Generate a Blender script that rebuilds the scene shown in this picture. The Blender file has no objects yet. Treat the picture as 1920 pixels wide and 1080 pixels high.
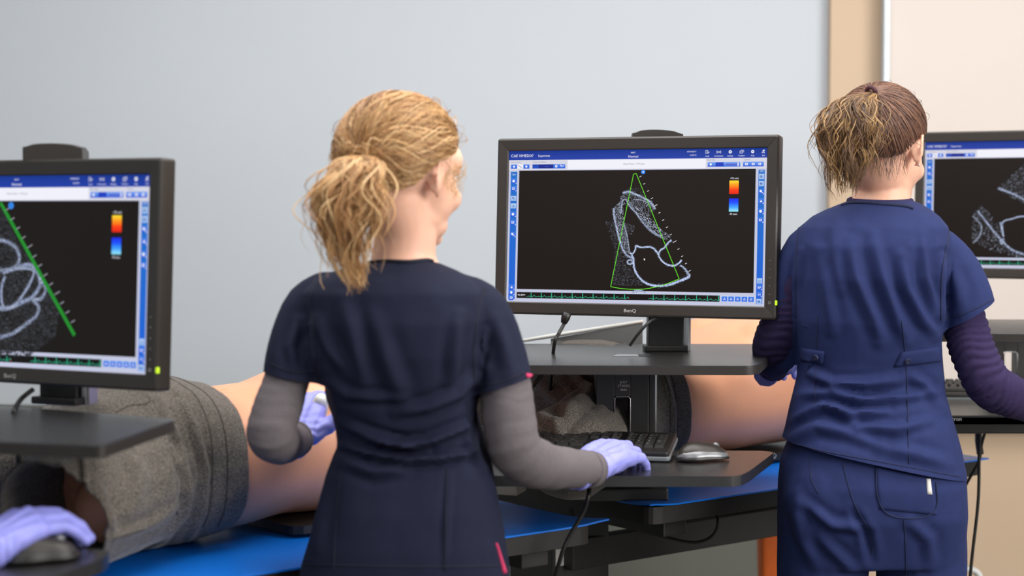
import bpy, bmesh, math, random
import numpy as np
from mathutils import Vector, Matrix, noise
from mathutils.bvhtree import BVHTree
random.seed(7)
SC = bpy.context.scene
COL = SC.collection

# ------------------------------------------------------------------ camera, light, exposure
F = 3200.0
CAM = Vector((0, 0, 1.45))
PITCH = math.atan(149 / F)
cd = bpy.data.cameras.new('camera')
cd.sensor_width = 36; cd.lens = F / 1920 * 36
cd.dof.use_dof = True; cd.dof.focus_distance = 3.2; cd.dof.aperture_fstop = 2.7
cam = bpy.data.objects.new('camera', cd); COL.objects.link(cam)
cam.location = CAM; cam.rotation_euler = (math.pi / 2 - PITCH, 0, 0)
SC.camera = cam
SC.view_settings.view_transform = 'Standard'; SC.view_settings.look = 'None'
SC.view_settings.exposure = 0.0; SC.view_settings.gamma = 1; SC.view_settings.use_curve_mapping = False
w = bpy.data.worlds.new('world'); SC.world = w; w.use_nodes = True
w.node_tree.nodes['Background'].inputs[0].default_value = (0.93, 0.96, 1.0, 1)
w.node_tree.nodes['Background'].inputs[1].default_value = 0.36
def area(name, loc, target, sx, sy, power, color=(1, 1, 1)):
    l = bpy.data.lights.new(name, 'AREA'); l.shape = 'RECTANGLE'; l.size = sx; l.size_y = sy
    l.energy = power; l.color = color
    o = bpy.data.objects.new(name, l); COL.objects.link(o); o.location = loc
    o.rotation_euler = (Vector(target) - Vector(loc)).to_track_quat('-Z', 'Y').to_euler()
    return o
area('window_light', (3.3, 0.6, 2.3), (0.0, 3.6, 1.1), 2.2, 1.8, 150, (1.0, 0.97, 0.93))
area('ceiling_light', (0.3, 3.0, 2.95), (0.3, 3.2, 0), 3.4, 2.2, 112, (1.0, 0.98, 0.95))
area('ceiling_light', (-0.8, 0.6, 2.95), (-0.6, 2.4, 0.6), 2.4, 1.6, 34, (0.97, 0.98, 1.0))

# ------------------------------------------------------------------ helpers
_f = Vector((0, math.cos(PITCH), -math.sin(PITCH))); _u = Vector((0, math.sin(PITCH), math.cos(PITCH)))
def ray(px, py): return _f * F + Vector((1, 0, 0)) * (px - 960) + _u * (540 - py)
def P(px, py, Y):
    d = ray(px, py); return CAM + d * (Y / d.y)
def PZ(px, py, z):
    d = ray(px, py); return CAM + d * ((z - CAM.z) / d.z)

def lin(c):
    return tuple((x / 255 / 12.92) if x / 255 <= .04045 else ((x / 255 + .055) / 1.055) ** 2.4 for x in c)
def mat(name, rgb, rough=.5, metal=0, noise_scale=0, noise_amt=.0, bump=0, bump_scale=200, spec=.5, sss=0, sheen=0,
        emit=None, estr=0, stretch=(1, 1, 1), coat=0, srgb=True, detail=3, rgb2=None):
    m = bpy.data.materials.new(name); m.use_nodes = True
    nt = m.node_tree; b = nt.nodes['Principled BSDF']
    c = lin(rgb) if srgb else rgb
    b.inputs['Base Color'].default_value = (*c, 1)
    b.inputs['Roughness'].default_value = rough; b.inputs['Metallic'].default_value = metal
    b.inputs['Specular IOR Level'].default_value = spec
    if coat: b.inputs['Coat Weight'].default_value = coat; b.inputs['Coat Roughness'].default_value = .15
    if sss:
        b.inputs['Subsurface Weight'].default_value = sss
        b.inputs['Subsurface Radius'].default_value = (.02, .008, .004); b.inputs['Subsurface Scale'].default_value = .5
    if sheen: b.inputs['Sheen Weight'].default_value = sheen; b.inputs['Sheen Roughness'].default_value = .4
    tc = nt.nodes.new('ShaderNodeTexCoord'); mp = nt.nodes.new('ShaderNodeMapping')
    mp.inputs['Scale'].default_value = stretch; nt.links.new(tc.outputs['Object'], mp.inputs[0])
    if noise_amt or rgb2:
        n = nt.nodes.new('ShaderNodeTexNoise'); n.inputs['Scale'].default_value = noise_scale; n.inputs['Detail'].default_value = detail
        nt.links.new(mp.outputs[0], n.inputs['Vector'])
        r = nt.nodes.new('ShaderNodeValToRGB'); r.color_ramp.elements[0].position = .35; r.color_ramp.elements[1].position = .65
        c2 = lin(rgb2) if rgb2 else tuple(min(1, x * (1 + noise_amt)) for x in c)
        c1 = c if rgb2 else tuple(x * (1 - noise_amt) for x in c)
        r.color_ramp.elements[0].color = (*c1, 1); r.color_ramp.elements[1].color = (*c2, 1)
        nt.links.new(n.outputs[0], r.inputs[0]); nt.links.new(r.outputs[0], b.inputs['Base Color'])
    if bump:
        n2 = nt.nodes.new('ShaderNodeTexNoise'); n2.inputs['Scale'].default_value = bump_scale; n2.inputs['Detail'].default_value = 4
        bp = nt.nodes.new('ShaderNodeBump'); bp.inputs['Strength'].default_value = bump; bp.inputs['Distance'].default_value = .002
        nt.links.new(mp.outputs[0], n2.inputs['Vector'])
        nt.links.new(n2.outputs[0], bp.inputs['Height']); nt.links.new(bp.outputs[0], b.inputs['Normal'])
    if emit: b.inputs['Emission Color'].default_value = (*lin(emit), 1); b.inputs['Emission Strength'].default_value = estr
    return m
def attr_mat(name, rough, emission=False, spec=.5, bump=0):
    m = bpy.data.materials.new(name); m.use_nodes = True; nt = m.node_tree; b = nt.nodes['Principled BSDF']
    a = nt.nodes.new('ShaderNodeAttribute'); a.attribute_name = 'tint'
    b.inputs['Roughness'].default_value = rough; b.inputs['Specular IOR Level'].default_value = spec
    if emission:
        b.inputs['Base Color'].default_value = (.007, .005, .004, 1); b.inputs['Specular IOR Level'].default_value = .15
        nt.links.new(a.outputs['Color'], b.inputs['Emission Color']); b.inputs['Emission Strength'].default_value = 1
    else: nt.links.new(a.outputs['Color'], b.inputs['Base Color'])
    return m

def tag(o, label=None, cat=None, group=None, kind=None):
    if label: o['label'] = label
    if cat: o['category'] = cat
    if group: o['group'] = group
    if kind: o['kind'] = kind
    return o
def link(name, me, m=None, parent=None, smooth=False, mats=None):
    o = bpy.data.objects.new(name, me); COL.objects.link(o)
    if m: me.materials.append(m)
    if smooth:
        me.polygons.foreach_set('use_smooth', [True] * len(me.polygons))
    if parent: o.parent = parent; o.matrix_parent_inverse = PM(parent).inverted()
    return o
def PM(o):
    M = Matrix.Translation(o.location) @ o.rotation_euler.to_matrix().to_4x4()
    return PM(o.parent) @ o.matrix_parent_inverse @ M if o.parent else M
def empty(name, loc, label, cat, group=None):
    o = bpy.data.objects.new(name, None); COL.objects.link(o); o.location = loc; o.empty_display_size = .05
    return tag(o, label, cat, group)
def bm_obj(name, bm, m=None, parent=None, smooth=False, M=None, bevel=0, seg=2, recalc=True, angle=None):
    if M is not None: bmesh.ops.transform(bm, matrix=M, verts=bm.verts)
    if bevel: bmesh.ops.bevel(bm, geom=[e for e in bm.edges if len(e.link_faces) == 2 and e.calc_face_angle(0) > .6], offset=bevel, segments=seg, profile=.6, affect='EDGES')
    if recalc: bmesh.ops.recalc_face_normals(bm, faces=bm.faces)
    me = bpy.data.meshes.new(name); bm.to_mesh(me); bm.free()
    o = link(name, me, m, parent, smooth)
    if angle and smooth:
        mod = o.modifiers.new('s', 'EDGE_SPLIT'); mod.split_angle = angle
    return o
def box(bm, c, s, M=None):
    r = bmesh.ops.create_cube(bm, size=1)
    T = Matrix.Translation(c) @ Matrix.Diagonal((*s, 1))
    if M is not None: T = M @ T
    bmesh.ops.transform(bm, matrix=T, verts=r['verts'])
def prism(bm, poly, z0, z1):
    a = [bm.verts.new((x, y, z0)) for x, y in poly]; b = [bm.verts.new((x, y, z1)) for x, y in poly]
    n = len(poly)
    bm.faces.new(a[::-1]); bm.faces.new(b)
    for i in range(n): bm.faces.new((a[i], a[(i + 1) % n], b[(i + 1) % n], b[i]))
def round_poly(pts, r, seg=5):
    out = []; n = len(pts)
    for i in range(n):
        p = Vector(pts[i]); a = Vector(pts[i - 1]) - p; b = Vector(pts[(i + 1) % n]) - p
        k = min(r, a.length * .45, b.length * .45)
        A = p + a.normalized() * k; B = p + b.normalized() * k
        for j in range(seg + 1):
            t = j / seg; q = A * (1 - t) ** 2 + p * 2 * t * (1 - t) + B * t * t
            out.append((q.x, q.y))
    return out
def loft(bm, rings, cap=True):
    R = [[bm.verts.new(p) for p in r] for r in rings]; n = len(R[0])
    for i in range(len(R) - 1):
        for j in range(n): bm.faces.new((R[i][j], R[i][(j + 1) % n], R[i + 1][(j + 1) % n], R[i + 1][j]))
    if cap: bm.faces.new(R[0][::-1]); bm.faces.new(R[-1])
def spline(pts, n):
    pts = [Vector(p) for p in pts]; out = []; k = len(pts) - 1
    for i in range(n):
        t = i / (n - 1) * k; j = min(int(t), k - 1); f = t - j
        p0 = pts[max(j - 1, 0)]; p1 = pts[j]; p2 = pts[j + 1]; p3 = pts[min(j + 2, k)]
        out.append(.5 * ((2 * p1) + (p2 - p0) * f + (2 * p0 - 5 * p1 + 4 * p2 - p3) * f * f + (3 * p1 - p0 - 3 * p2 + p3) * f ** 3))
    return out
def lerp_list(vals, t):
    k = len(vals) - 1; x = t * k; j = min(int(x), k - 1); return vals[j] * (1 - (x - j)) + vals[j + 1] * (x - j)
def tube(bm, pts, rad, sides=8, n=None, cap=True, flat=1.0, upv=None):
    P_ = spline(pts, n) if n else [Vector(p) for p in pts]
    m = len(P_); rr = rad if isinstance(rad, (list, tuple)) else [rad, rad]
    rings = []; prev = None
    for i in range(m):
        t = (P_[min(i + 1, m - 1)] - P_[max(i - 1, 0)]).normalized()
        if prev is None:
            prev = Vector(upv) if upv else (Vector((0, 0, 1)) if abs(t.z) < .9 else Vector((1, 0, 0)))
        a = (prev - t * prev.dot(t)).normalized(); prev = a; b = t.cross(a)
        r = lerp_list(rr, i / (m - 1))
        rings.append([P_[i] + (a * math.cos(2 * math.pi * j / sides) * flat + b * math.sin(2 * math.pi * j / sides)) * r for j in range(sides)])
    loft(bm, rings, cap)
def limb(bm, pts, rad, n=14, sides=16):
    """capsule chain with round ends"""
    P_ = spline(pts, n); tube(bm, P_, rad, sides)
    for p, r in ((P_[0], rad[0]), (P_[-1], rad[-1])): ell(bm, p, (r, r, r))
def ell(bm, c, r, R=None, u=20, v=12):
    q = bmesh.ops.create_uvsphere(bm, u_segments=u, v_segments=v, radius=1)
    T = Matrix.Translation(c) @ (R.to_4x4() if R is not None else Matrix()) @ Matrix.Diagonal((*r, 1))
    bmesh.ops.transform(bm, matrix=T, verts=q['verts'])
def fuse(bm, voxel=.005, smooth=2, sub=0):
    bmesh.ops.triangulate(bm, faces=bm.faces)
    bmesh.ops.recalc_face_normals(bm, faces=bm.faces)
    me = bpy.data.meshes.new('tmp'); bm.to_mesh(me); bm.free()
    o = bpy.data.objects.new('tmp', me); COL.objects.link(o)
    r = o.modifiers.new('r', 'REMESH'); r.mode = 'VOXEL'; r.voxel_size = voxel
    if smooth:
        s = o.modifiers.new('s', 'SMOOTH'); s.factor = .5; s.iterations = smooth
    dg = bpy.context.evaluated_depsgraph_get(); dg.update()
    out = bpy.data.meshes.new_from_object(o.evaluated_get(dg))
    bpy.data.objects.remove(o); bpy.data.meshes.remove(me)
    return out
def displace(me, fn):
    n = len(me.vertices); co = np.empty(n * 3); me.vertices.foreach_get('co', co); co = co.reshape(-1, 3)
    no = np.array([v.normal for v in me.vertices]); d = fn(co, no)
    co += no * d[:, None] if d.ndim == 1 else d
    me.vertices.foreach_set('co', co.ravel()); me.update()
def px_of(co):
    """photo-style coordinates of world points, used only to lay folds out from measurements"""
    rel = co - np.array(CAM); z = rel @ np.array(_f)
    return 960 + F * rel[:, 0] / z, 540 - F * (rel @ np.array(_u)) / z
def fold_fn(folds, facing=-1):
    """folds: (polyline px, width px, amplitude m) ridge (+) or groove (-)"""
    def fn(co, no):
        x, y = px_of(co); d = np.zeros(len(co)); face = np.clip(-no[:, 1] * 2 + .3, 0, 1)
        for poly, wd, amp in folds:
            best = np.full(len(co), 1e9); tt = np.zeros(len(co)); L = len(poly) - 1; sg = np.zeros(len(co))
            for i in range(L):
                a = np.array(poly[i], float); b = np.array(poly[i + 1], float); ab = b - a; l2 = ab @ ab
                t = np.clip(((x - a[0]) * ab[0] + (y - a[1]) * ab[1]) / l2, 0, 1)
                ex = x - a[0] - t * ab[0]; ey = y - a[1] - t * ab[1]; q = np.hypot(ex, ey)
                m = q < best; best[m] = q[m]; tt[m] = ((i + t) / L)[m]; sg[m] = np.sign(ex * ab[1] - ey * ab[0])[m]
            s = best * sg / wd
            prof = np.exp(-s ** 2) - .55 * np.exp(-((s - 1.5) ** 2) / .8) - .55 * np.exp(-((s + 1.5) ** 2) / .8)
            taper = np.sin(np.clip(tt, .04, .96) * math.pi) ** .6
            d += 1.75 * amp * prof * taper * face
        return d
    return fn
def noise_disp(scale, amp, seed=0, stretch=(1, 1, 1)):
    def fn(co, no):
        o = Vector((seed * 7.3, seed * 3.1, seed))
        return np.array([noise.noise(Vector((c[0] * stretch[0], c[1] * stretch[1], c[2] * stretch[2])) * scale + o) * amp for c in co])
    return fn
def cut(me, co, no, near=None, fill=True):
    """cut the mesh by a plane, dropping what lies on the +no side (only within near=(a,b,r) when given)"""
    bm = bmesh.new(); bm.from_mesh(me)
    if near:
        a, b, r = near; ab = b - a
        def ok(f):
            c = f.calc_center_median(); t = (c - a).dot(ab) / ab.length_squared
            return (c - (a + ab * max(0, min(1.6, t)))).length < r and t > .1
        fs = [f for f in bm.faces if ok(f)]
        es = {e for f in fs for e in f.edges}; vs = {v for f in fs for v in f.verts}
        g = fs + list(es) + list(vs)
    else: g = bm.verts[:] + bm.edges[:] + bm.faces[:]
    bmesh.ops.bisect_plane(bm, geom=g, dist=1e-5, plane_co=co, plane_no=no, clear_outer=True)
    if fill:
        be = [e for e in bm.edges if e.is_boundary]
        if be: bmesh.ops.holes_fill(bm, edges=be, sides=0)
    bm.to_mesh(me); bm.free()
def bvh_of(*meshes):
    V = []; T = []
    for me in meshes:
        o = len(V); V += [v.co.copy() for v in me.vertices]; T += [tuple(i + o for i in p.vertices) for p in me.polygons]
    return BVHTree.FromPolygons(V, T)
def hit(bvh, px, py):
    d = ray(px, py).normalized(); h, n, i, _ = bvh.ray_cast(CAM, d)
    return (h, n) if h is not None else (None, None)
def surf_tube(name, bvh, pts, r, m, parent, n=40, off=0.0, sides=6):
    q = spline([Vector((x, y, 0)) for x, y in pts], n); out = []
    for p in q:
        h, nn = hit(bvh, p.x, p.y)
        if h is not None and (not out or (h - out[-1]).length < .05): out.append(h + nn * off)
    if len(out) < 3: return None
    bm = bmesh.new(); tube(bm, out, r, sides); return bm_obj(name, bm, m, parent, True)
def surf_patch(name, bvh, quad, m, parent, nx=14, ny=8, off=.003):
    """quad px corners TL,TR,BR,BL draped on a surface"""
    TL, TR, BR, BL = [Vector(q) for q in quad]; top = []; bot = []
    bm = bmesh.new(); last = None
    for j in range(ny + 1):
        rt = []; rb = []
        for i in range(nx + 1):
            p = (TL * (1 - i / nx) + TR * (i / nx)) * (1 - j / ny) + (BL * (1 - i / nx) + BR * (i / nx)) * (j / ny)
            h, nn = hit(bvh, p.x, p.y)
            if h is None: h, nn = last
            last = (h, nn); e = off if 0 < i < nx and 0 < j < ny else off * .6
            rt.append(bm.verts.new(h + nn * e)); rb.append(bm.verts.new(h - nn * .004))
        top.append(rt); bot.append(rb)
    for j in range(ny):
        for i in range(nx):
            bm.faces.new((top[j][i], top[j][i + 1], top[j + 1][i + 1], top[j + 1][i]))
            bm.faces.new((bot[j][i], bot[j + 1][i], bot[j + 1][i + 1], bot[j][i + 1]))
    for i in range(nx):
        bm.faces.new((top[0][i], bot[0][i], bot[0][i + 1], top[0][i + 1])); bm.faces.new((top[ny][i], top[ny][i + 1], bot[ny][i + 1], bot[ny][i]))
    for j in range(ny):
        bm.faces.new((top[j][0], top[j + 1][0], bot[j + 1][0], bot[j][0])); bm.faces.new((top[j][nx], bot[j][nx], bot[j + 1][nx], top[j + 1][nx]))
    return bm_obj(name, bm, m, parent, True)
_txt = {}
def text_mesh(s, bold=False):
    k = (s, bold)
    if k in _txt: return _txt[k]
    c = bpy.data.curves.new('t', 'FONT'); c.body = s; c.resolution_u = 2
    if bold: c.offset = .02
    o = bpy.data.objects.new('t', c); COL.objects.link(o)
    dg = bpy.context.evaluated_depsgraph_get(); dg.update()
    me = bpy.data.meshes.new_from_object(o.evaluated_get(dg))
    V = [(v.co.x, v.co.y) for v in me.vertices]; T = [tuple(p.vertices) for p in me.polygons]
    bpy.data.objects.remove(o); bpy.data.curves.remove(c); bpy.data.meshes.remove(me)
    _txt[k] = (V, T); return _txt[k]
def text_into(bm, s, M, h, center=True, sx=1.0):
    """flat lettering of cap height h in the local xy plane of M"""
    V, T = text_mesh(s); k = h / .69
    w = max(v[0] for v in V) * k * sx if V else 0
    vs = [bm.verts.new(M @ Vector((x * k * sx - (w / 2 if center else 0), y * k, 0))) for x, y in V]
    for t in T:
        try: bm.faces.new([vs[i] for i in t])
        except ValueError: pass

# ------------------------------------------------------------------ materials
M_wall = mat('pale blue wall paint', (190, 196, 202), .85, noise_scale=1.2, noise_amt=.015, bump=.05, bump_scale=300)
M_tan = mat('tan wall paint', (196, 172, 146), .85, noise_scale=1.5, noise_amt=.015, bump=.05, bump_scale=300)
M_board = mat('cream board', (208, 197, 189), .6, noise_scale=2, noise_amt=.01)
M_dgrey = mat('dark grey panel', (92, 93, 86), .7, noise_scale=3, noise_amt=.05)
M_floor = mat('grey vinyl floor', (110, 108, 104), .5, noise_scale=8, noise_amt=.08)
M_ceil = mat('white ceiling', (225, 225, 222), .9, noise_scale=20, noise_amt=.02)
M_bezel = mat('black monitor plastic', (48, 43, 39), .36, noise_scale=300, noise_amt=.05, bump=.1, bump_scale=900)
M_black = mat('black plastic', (28, 26, 25), .4, noise_scale=60, noise_amt=.08)
M_surf = mat('black textured worksurface', (38, 37, 37), .27, spec=.9, noise_scale=30, noise_amt=.1, bump=.15, bump_scale=500, stretch=(.2, 3, 1))
M_edge = mat('dark edge band', (40, 35, 32), .5, noise_scale=60, noise_amt=.06)
M_silver = mat('brushed silver trim', (190, 190, 192), .28, 1, noise_scale=40, noise_amt=.05)
M_blue = mat('bright blue vinyl', (0, 112, 218), .36, noise_scale=6, noise_amt=.05, bump=.05, bump_scale=60)
M_frame = mat('black table frame', (30, 26, 24), .5, noise_scale=20, noise_amt=.1)
M_skin = mat('light skin', (240, 188, 162), .48, noise_scale=18, noise_amt=.04, sss=.25, bump=.05, bump_scale=400)
M_skin2 = mat('fair skin', (232, 180, 154), .48, noise_scale=18, noise_amt=.04, sss=.25, bump=.05, bump_scale=400)
M_man = mat('manikin vinyl skin', (226, 160, 124), .45, noise_scale=5, noise_amt=.05, sss=.12, bump=.03, bump_scale=80)
M_shorts = mat('heather grey jersey', (62, 57, 52), .95, noise_scale=420, rgb2=(120, 112, 104), bump=.3, bump_scale=500, sheen=.2, detail=2)
M_scr1 = mat('dark navy scrub cotton', (24, 28, 50), .85, noise_scale=60, noise_amt=.05, bump=.18, bump_scale=900, spec=.25)
M_scr2 = mat('navy scrub cotton', (32, 43, 88), .85, noise_scale=60, noise_amt=.05, bump=.18, bump_scale=900, spec=.3)
M_seam1 = mat('dark navy seam', (18, 21, 38), .85, noise_scale=200, noise_amt=.1)
M_seam2 = mat('navy seam', (23, 31, 66), .85, noise_scale=200, noise_amt=.1)
M_greysl = mat('grey knit sleeve', (104, 97, 100), .95, noise_scale=300, noise_amt=.07, bump=.2, bump_scale=900, spec=.2)
M_purp = mat('purple navy knit sleeve', (50, 40, 74), .9, noise_scale=300, noise_amt=.06, bump=.2, bump_scale=900, spec=.2)
M_glove = mat('lavender nitrile glove', (146, 148, 228), .5, noise_scale=40, noise_amt=.03, bump=.35, bump_scale=110, sss=.08)
M_pink = mat('pink trim', (196, 50, 96), .8, noise_scale=100, noise_amt=.05)
M_white = mat('white plastic', (222, 222, 218), .4, noise_scale=30, noise_amt=.02)
M_paper = mat('white label', (215, 210, 205), .8, noise_scale=60, noise_amt=.03)
M_ink = mat('pale print', (200, 198, 196), .6, noise_scale=60, noise_amt=.02)
M_orange = mat('orange plastic', (222, 104, 36), .5, noise_scale=20, noise_amt=.05)
M_led = mat('green power light', (180, 220, 40), .4, noise_scale=60, noise_amt=.02, emit=(190, 225, 30), estr=.6)
M_screen = attr_mat('lit display', .35, True)
M_hair = attr_mat('hair strands', .42, False, .5)
M_key = mat('black key plastic', (34, 32, 31), .45, noise_scale=100, noise_amt=.05)
M_cable = mat('black cable rubber', (22, 21, 21), .5, noise_scale=100, noise_amt=.05)
M_shoe = mat('white shoe', (200, 200, 200), .6, noise_scale=30, noise_amt=.03)
M_eye = mat('eye white', (235, 232, 228), .2, noise_scale=30, noise_amt=.01)
M_iris = mat('brown iris', (70, 45, 30), .2, noise_scale=300, noise_amt=.2)
M_lip = mat('lips', (196, 110, 104), .45, noise_scale=100, noise_amt=.05)
M_mousesil = mat('silver grey gloss plastic', (118, 120, 124), .3, .3, noise_scale=60, noise_amt=.03, coat=.4)

# ------------------------------------------------------------------ room
WY = 4.95
def slab(name, c, s, m, label=None, kind='structure', cat=None, parent=None, bevel=0):
    bm = bmesh.new(); box(bm, c, s); o = bm_obj(name, bm, m, parent, bevel=bevel)
    return tag(o, label, cat, None, kind)
XT = P(1550, 391, WY).x
slab('wall_back', ((XT - 3.5) / 2, WY + .06, 1.5), (XT + 3.5, .12, 3.0), M_wall, 'pale blue painted wall')
XB = P(1651, 391, WY - .06).x
slab('wall_right', ((XT + 4.0) / 2, WY + .03, 1.5), (4.0 - XT, .14, 3.0), M_tan, 'tan painted wall beside the blue one')
slab('floor', (.2, 2.0, -.05), (7.6, 6.2, .1), M_floor, 'grey floor')
slab('ceiling', (.2, 2.0, 3.05), (7.6, 6.2, .1), M_ceil, 'white ceiling')
slab('wall_left', (-3.56, 2.5, 1.5), (.12, 5.0, 3.0), M_wall, 'pale blue side wall')
slab('baseboard_back', ((XT - 3.5) / 2, WY - .012, .06), (XT + 3.5, .024, .12), M_dgrey, 'dark baseboard')
slab('baseboard_right', ((XT + 4.0) / 2, WY - .052, .06), (4.0 - XT, .024, .12), M_dgrey, 'dark baseboard')
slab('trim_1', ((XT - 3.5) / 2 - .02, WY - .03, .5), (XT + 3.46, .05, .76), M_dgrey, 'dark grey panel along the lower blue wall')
zb = P(1800, 796, WY - .06).z
bw = empty('whiteboard', (XB + .9, WY - .07, zb + .8), 'large cream board with thin metal frame on the tan wall', 'board')
bm = bmesh.new(); box(bm, (XB + .9, WY - .075, zb + .85), (1.8, .03, 1.7)); bm_obj('board_panel', bm, M_board, bw)
bm = bmesh.new(); box(bm, (XB + .004, WY - .082, zb + .85), (.014, .045, 1.72)); box(bm, (XB + .9, WY - .082, zb), (1.8, .045, .014)); box(bm, (XB + .9, WY - .082, zb + 1.7), (1.8, .045, .014)); box(bm, (XB + 1.8, WY - .082, zb + .85), (.014, .045, 1.72))
bm_obj('board_frame', bm, mat('grey metal frame', (196, 206, 214), .4, .3, noise_scale=20, noise_amt=.02), bw)

# ------------------------------------------------------------------ tables
TZ = .90
U = Vector((.79, .613, 0)).normalized(); V = Vector((-U.y, U.x, 0))
def table(corner, side, L, D, label, legs=True):
    """corner = nearest visible corner; side=+1 the top runs along +U from it, -1 along -U"""
    base = corner + U * side * L / 2 + V * D / 2
    t = empty('table', (base.x, base.y, 0), label, 'table', 'blue topped simulation tables')
    def q(u, v): p = corner + U * side * u + V * v; return (p.x, p.y)
    ring = round_poly([q(0, 0), q(L, 0), q(L, D), q(0, D)], .03)
    bm = bmesh.new(); prism(bm, ring, TZ - .036, TZ - .004); bm_obj('tabletop', bm, M_frame, t, bevel=.003)
    # vinyl sheet with a corner that lifts and points out
    bm = bmesh.new(); n = 16; g = []
    for lay in (0, 1):
        rows = []
        for i in range(n + 1):
            r = []
            for j in range(n + 1):
                u = -.006 + (L + .012) * (i / n) ** 1.6; v = -.006 + (D + .012) * (j / n) ** 1.6
                k = max(0, 1 - math.hypot(u, v) / .09); p = corner + U * side * (u - .014 * k) + V * (v - .014 * k)
                r.append(bm.verts.new((p.x, p.y, TZ - .003 * (1 - lay) + .009 * k * k)))
            rows.append(r)
        g.append(rows)
    for lay in (0, 1):
        for i in range(n):
            for j in range(n): bm.faces.new((g[lay][i][j], g[lay][i + 1][j], g[lay][i + 1][j + 1], g[lay][i][j + 1]))
    for i in range(n):
        for a, b in (((i, 0), (i + 1, 0)), ((i, n), (i + 1, n)), ((0, i), (0, i + 1)), ((n, i), (n, i + 1))):
            bm.faces.new((g[0][a[0]][a[1]], g[0][b[0]][b[1]], g[1][b[0]][b[1]], g[1][a[0]][a[1]]))
    tag(bm_obj('blue_sheet', bm, M_blue, t, True, angle=.6), 'bright blue vinyl covering')
    R = Matrix(((U.x, V.x, 0, 0), (U.y, V.y, 0, 0), (0, 0, 1, 0), (0, 0, 0, 1)))
    for uu in (.10, L - .10):
        p = corner + U * side * uu + V * (D * .45)
        M = Matrix.Translation(p) @ R
        bm = bmesh.new(); box(bm, (0, 0, .47 ), (.07, .10, .80), M); bm_obj('leg', bm, M_frame, t, bevel=.006)
        bm = bmesh.new(); box(bm, (0, 0, .035), (.075, D * .9, .06), M); bm_obj('foot', bm, M_frame, t, bevel=.01)
        bm = bmesh.new(); box(bm, (0, 0, TZ - .055), (.06, D * .8, .036), M); bm_obj('top_bracket', bm, M_frame, t, bevel=.003)
    M = Matrix.Translation(corner + U * side * L / 2 + V * (D * .45)) @ R
    bm = bmesh.new(); box(bm, (0, -.06, .755), (L - .1, .03, .062), M); bm_obj('crossbar', bm, M_frame, t, bevel=.003)
    return t
C1 = PZ(1114, 980, TZ); C2 = PZ(1220, 949, TZ)
table(Vector((C1.x, C1.y, 0)), -1, 1.28, .80, 'blue topped table under the manikin on the left')
E2 = PZ(1850, 859, TZ); L2 = (Vector((E2.x, E2.y, 0)) - Vector((C2.x, C2.y, 0))).dot(U)
table(Vector((C2.x, C2.y, 0)), 1, L2, .80, 'blue topped table under the manikin behind the middle monitor')

# ------------------------------------------------------------------ screens
MW, MH, AW, AH = .555, .342, .509, .293
def mon_matrix(center, yaw, tilt):
    ct, st = math.cos(yaw), math.sin(yaw)
    X = Vector((ct, -st, 0)); Nh = Vector((-st, -ct, 0))
    Yv = (Vector((0, 0, 1)) * math.cos(tilt) - Nh * math.sin(tilt)).normalized(); Z = X.cross(Yv)
    return Matrix(((X.x, Yv.x, Z.x, center.x), (X.y, Yv.y, Z.y, center.y), (X.z, Yv.z, Z.z, center.z), (0, 0, 0, 1)))
class Canvas:
    def __init__(s, M): s.M = M; s.V = []; s.Fc = []; s.C = []; s.Mi = M.inverted(); s.k = 0
    def uv(s, px, py):
        o = s.Mi @ CAM; d = s.Mi.to_3x3() @ ray(px, py); t = (.0 - o.z) / d.z; q = o + d * t
        return (q.x + AW / 2) / AW, (AH / 2 - q.y) / AH
    def poly(s, pts, cols, lay):
        if not isinstance(cols, list): cols = [cols] * len(pts)
        b = len(s.V)
        pts = [(min(max(u, 0), 1), min(max(v, 0), 1)) for u, v in pts]
        for (u, v), c in zip(pts, cols):
            s.V.append((u * AW - AW / 2, AH / 2 - v * AH, lay * .00012)); s.C.append((*lin(c), 1))
        s.Fc.append(tuple(range(b + len(pts) - 1, b - 1, -1)))
    def rect(s, u0, v0, u1, v1, c, lay, c2=None):
        s.poly([(u0, v0), (u1, v0), (u1, v1), (u0, v1)], [c, c, c2 or c, c2 or c], lay)
    def line(s, pts, wd, c, lay):
        for a, b in zip(pts, pts[1:]):
            a = Vector((a[0] * AW, a[1] * AH)); b = Vector((b[0] * AW, b[1] * AH)); d = b - a
            if d.length < 1e-6: continue
            n = Vector((-d.y, d.x)).normalized() * wd / 2
            s.poly([((p.x) / AW, (p.y) / AH) for p in (a - n, b - n, b + n, a + n)], c, lay)
    def text(s, t, u, v, h, c, lay, center=False, sx=1.0):
        Vv, T = text_mesh(t); k = h / .69; w_ = max((x for x, y in Vv), default=0) * k * sx; b = len(s.V)
        for x, y in Vv:
            s.V.append((u * AW - AW / 2 + x * k * sx - (w_ / 2 if center else 0), AH / 2 - v * AH + y * k, lay * .00012)); s.C.append((*lin(c), 1))
        for f in T: s.Fc.append(tuple(i + b for i in f))
    def disc(s, u, v, r, c, lay, n=12):
        s.poly([(u + r * math.cos(6.2832 * i / n) / AW, v + r * math.sin(6.2832 * i / n) / AH) for i in range(n)], c, lay)
    def speck(s, u, v, l, wd, ang, c, lay):
        ca, sa = math.cos(ang), math.sin(ang)
        s.poly([(u + (x * ca - y * sa) / AW, v + (x * sa + y * ca) / AH) for x, y in ((-l, -wd), (l, -wd), (l, wd), (-l, wd))], c, lay)
    def build(s, parent, off):
        me = bpy.data.meshes.new('display'); me.from_pydata([s.M @ (Vector(v) + Vector((0, 0, off))) for v in s.V], [], s.Fc)
        a = me.color_attributes.new('tint', 'FLOAT_COLOR', 'POINT')
        a.data.foreach_set('color', np.array(s.C, dtype=np.float32).ravel()); me.update()
        o = link('display', me, M_screen, parent); return tag(o, 'lit screen with ultrasound software')
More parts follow.
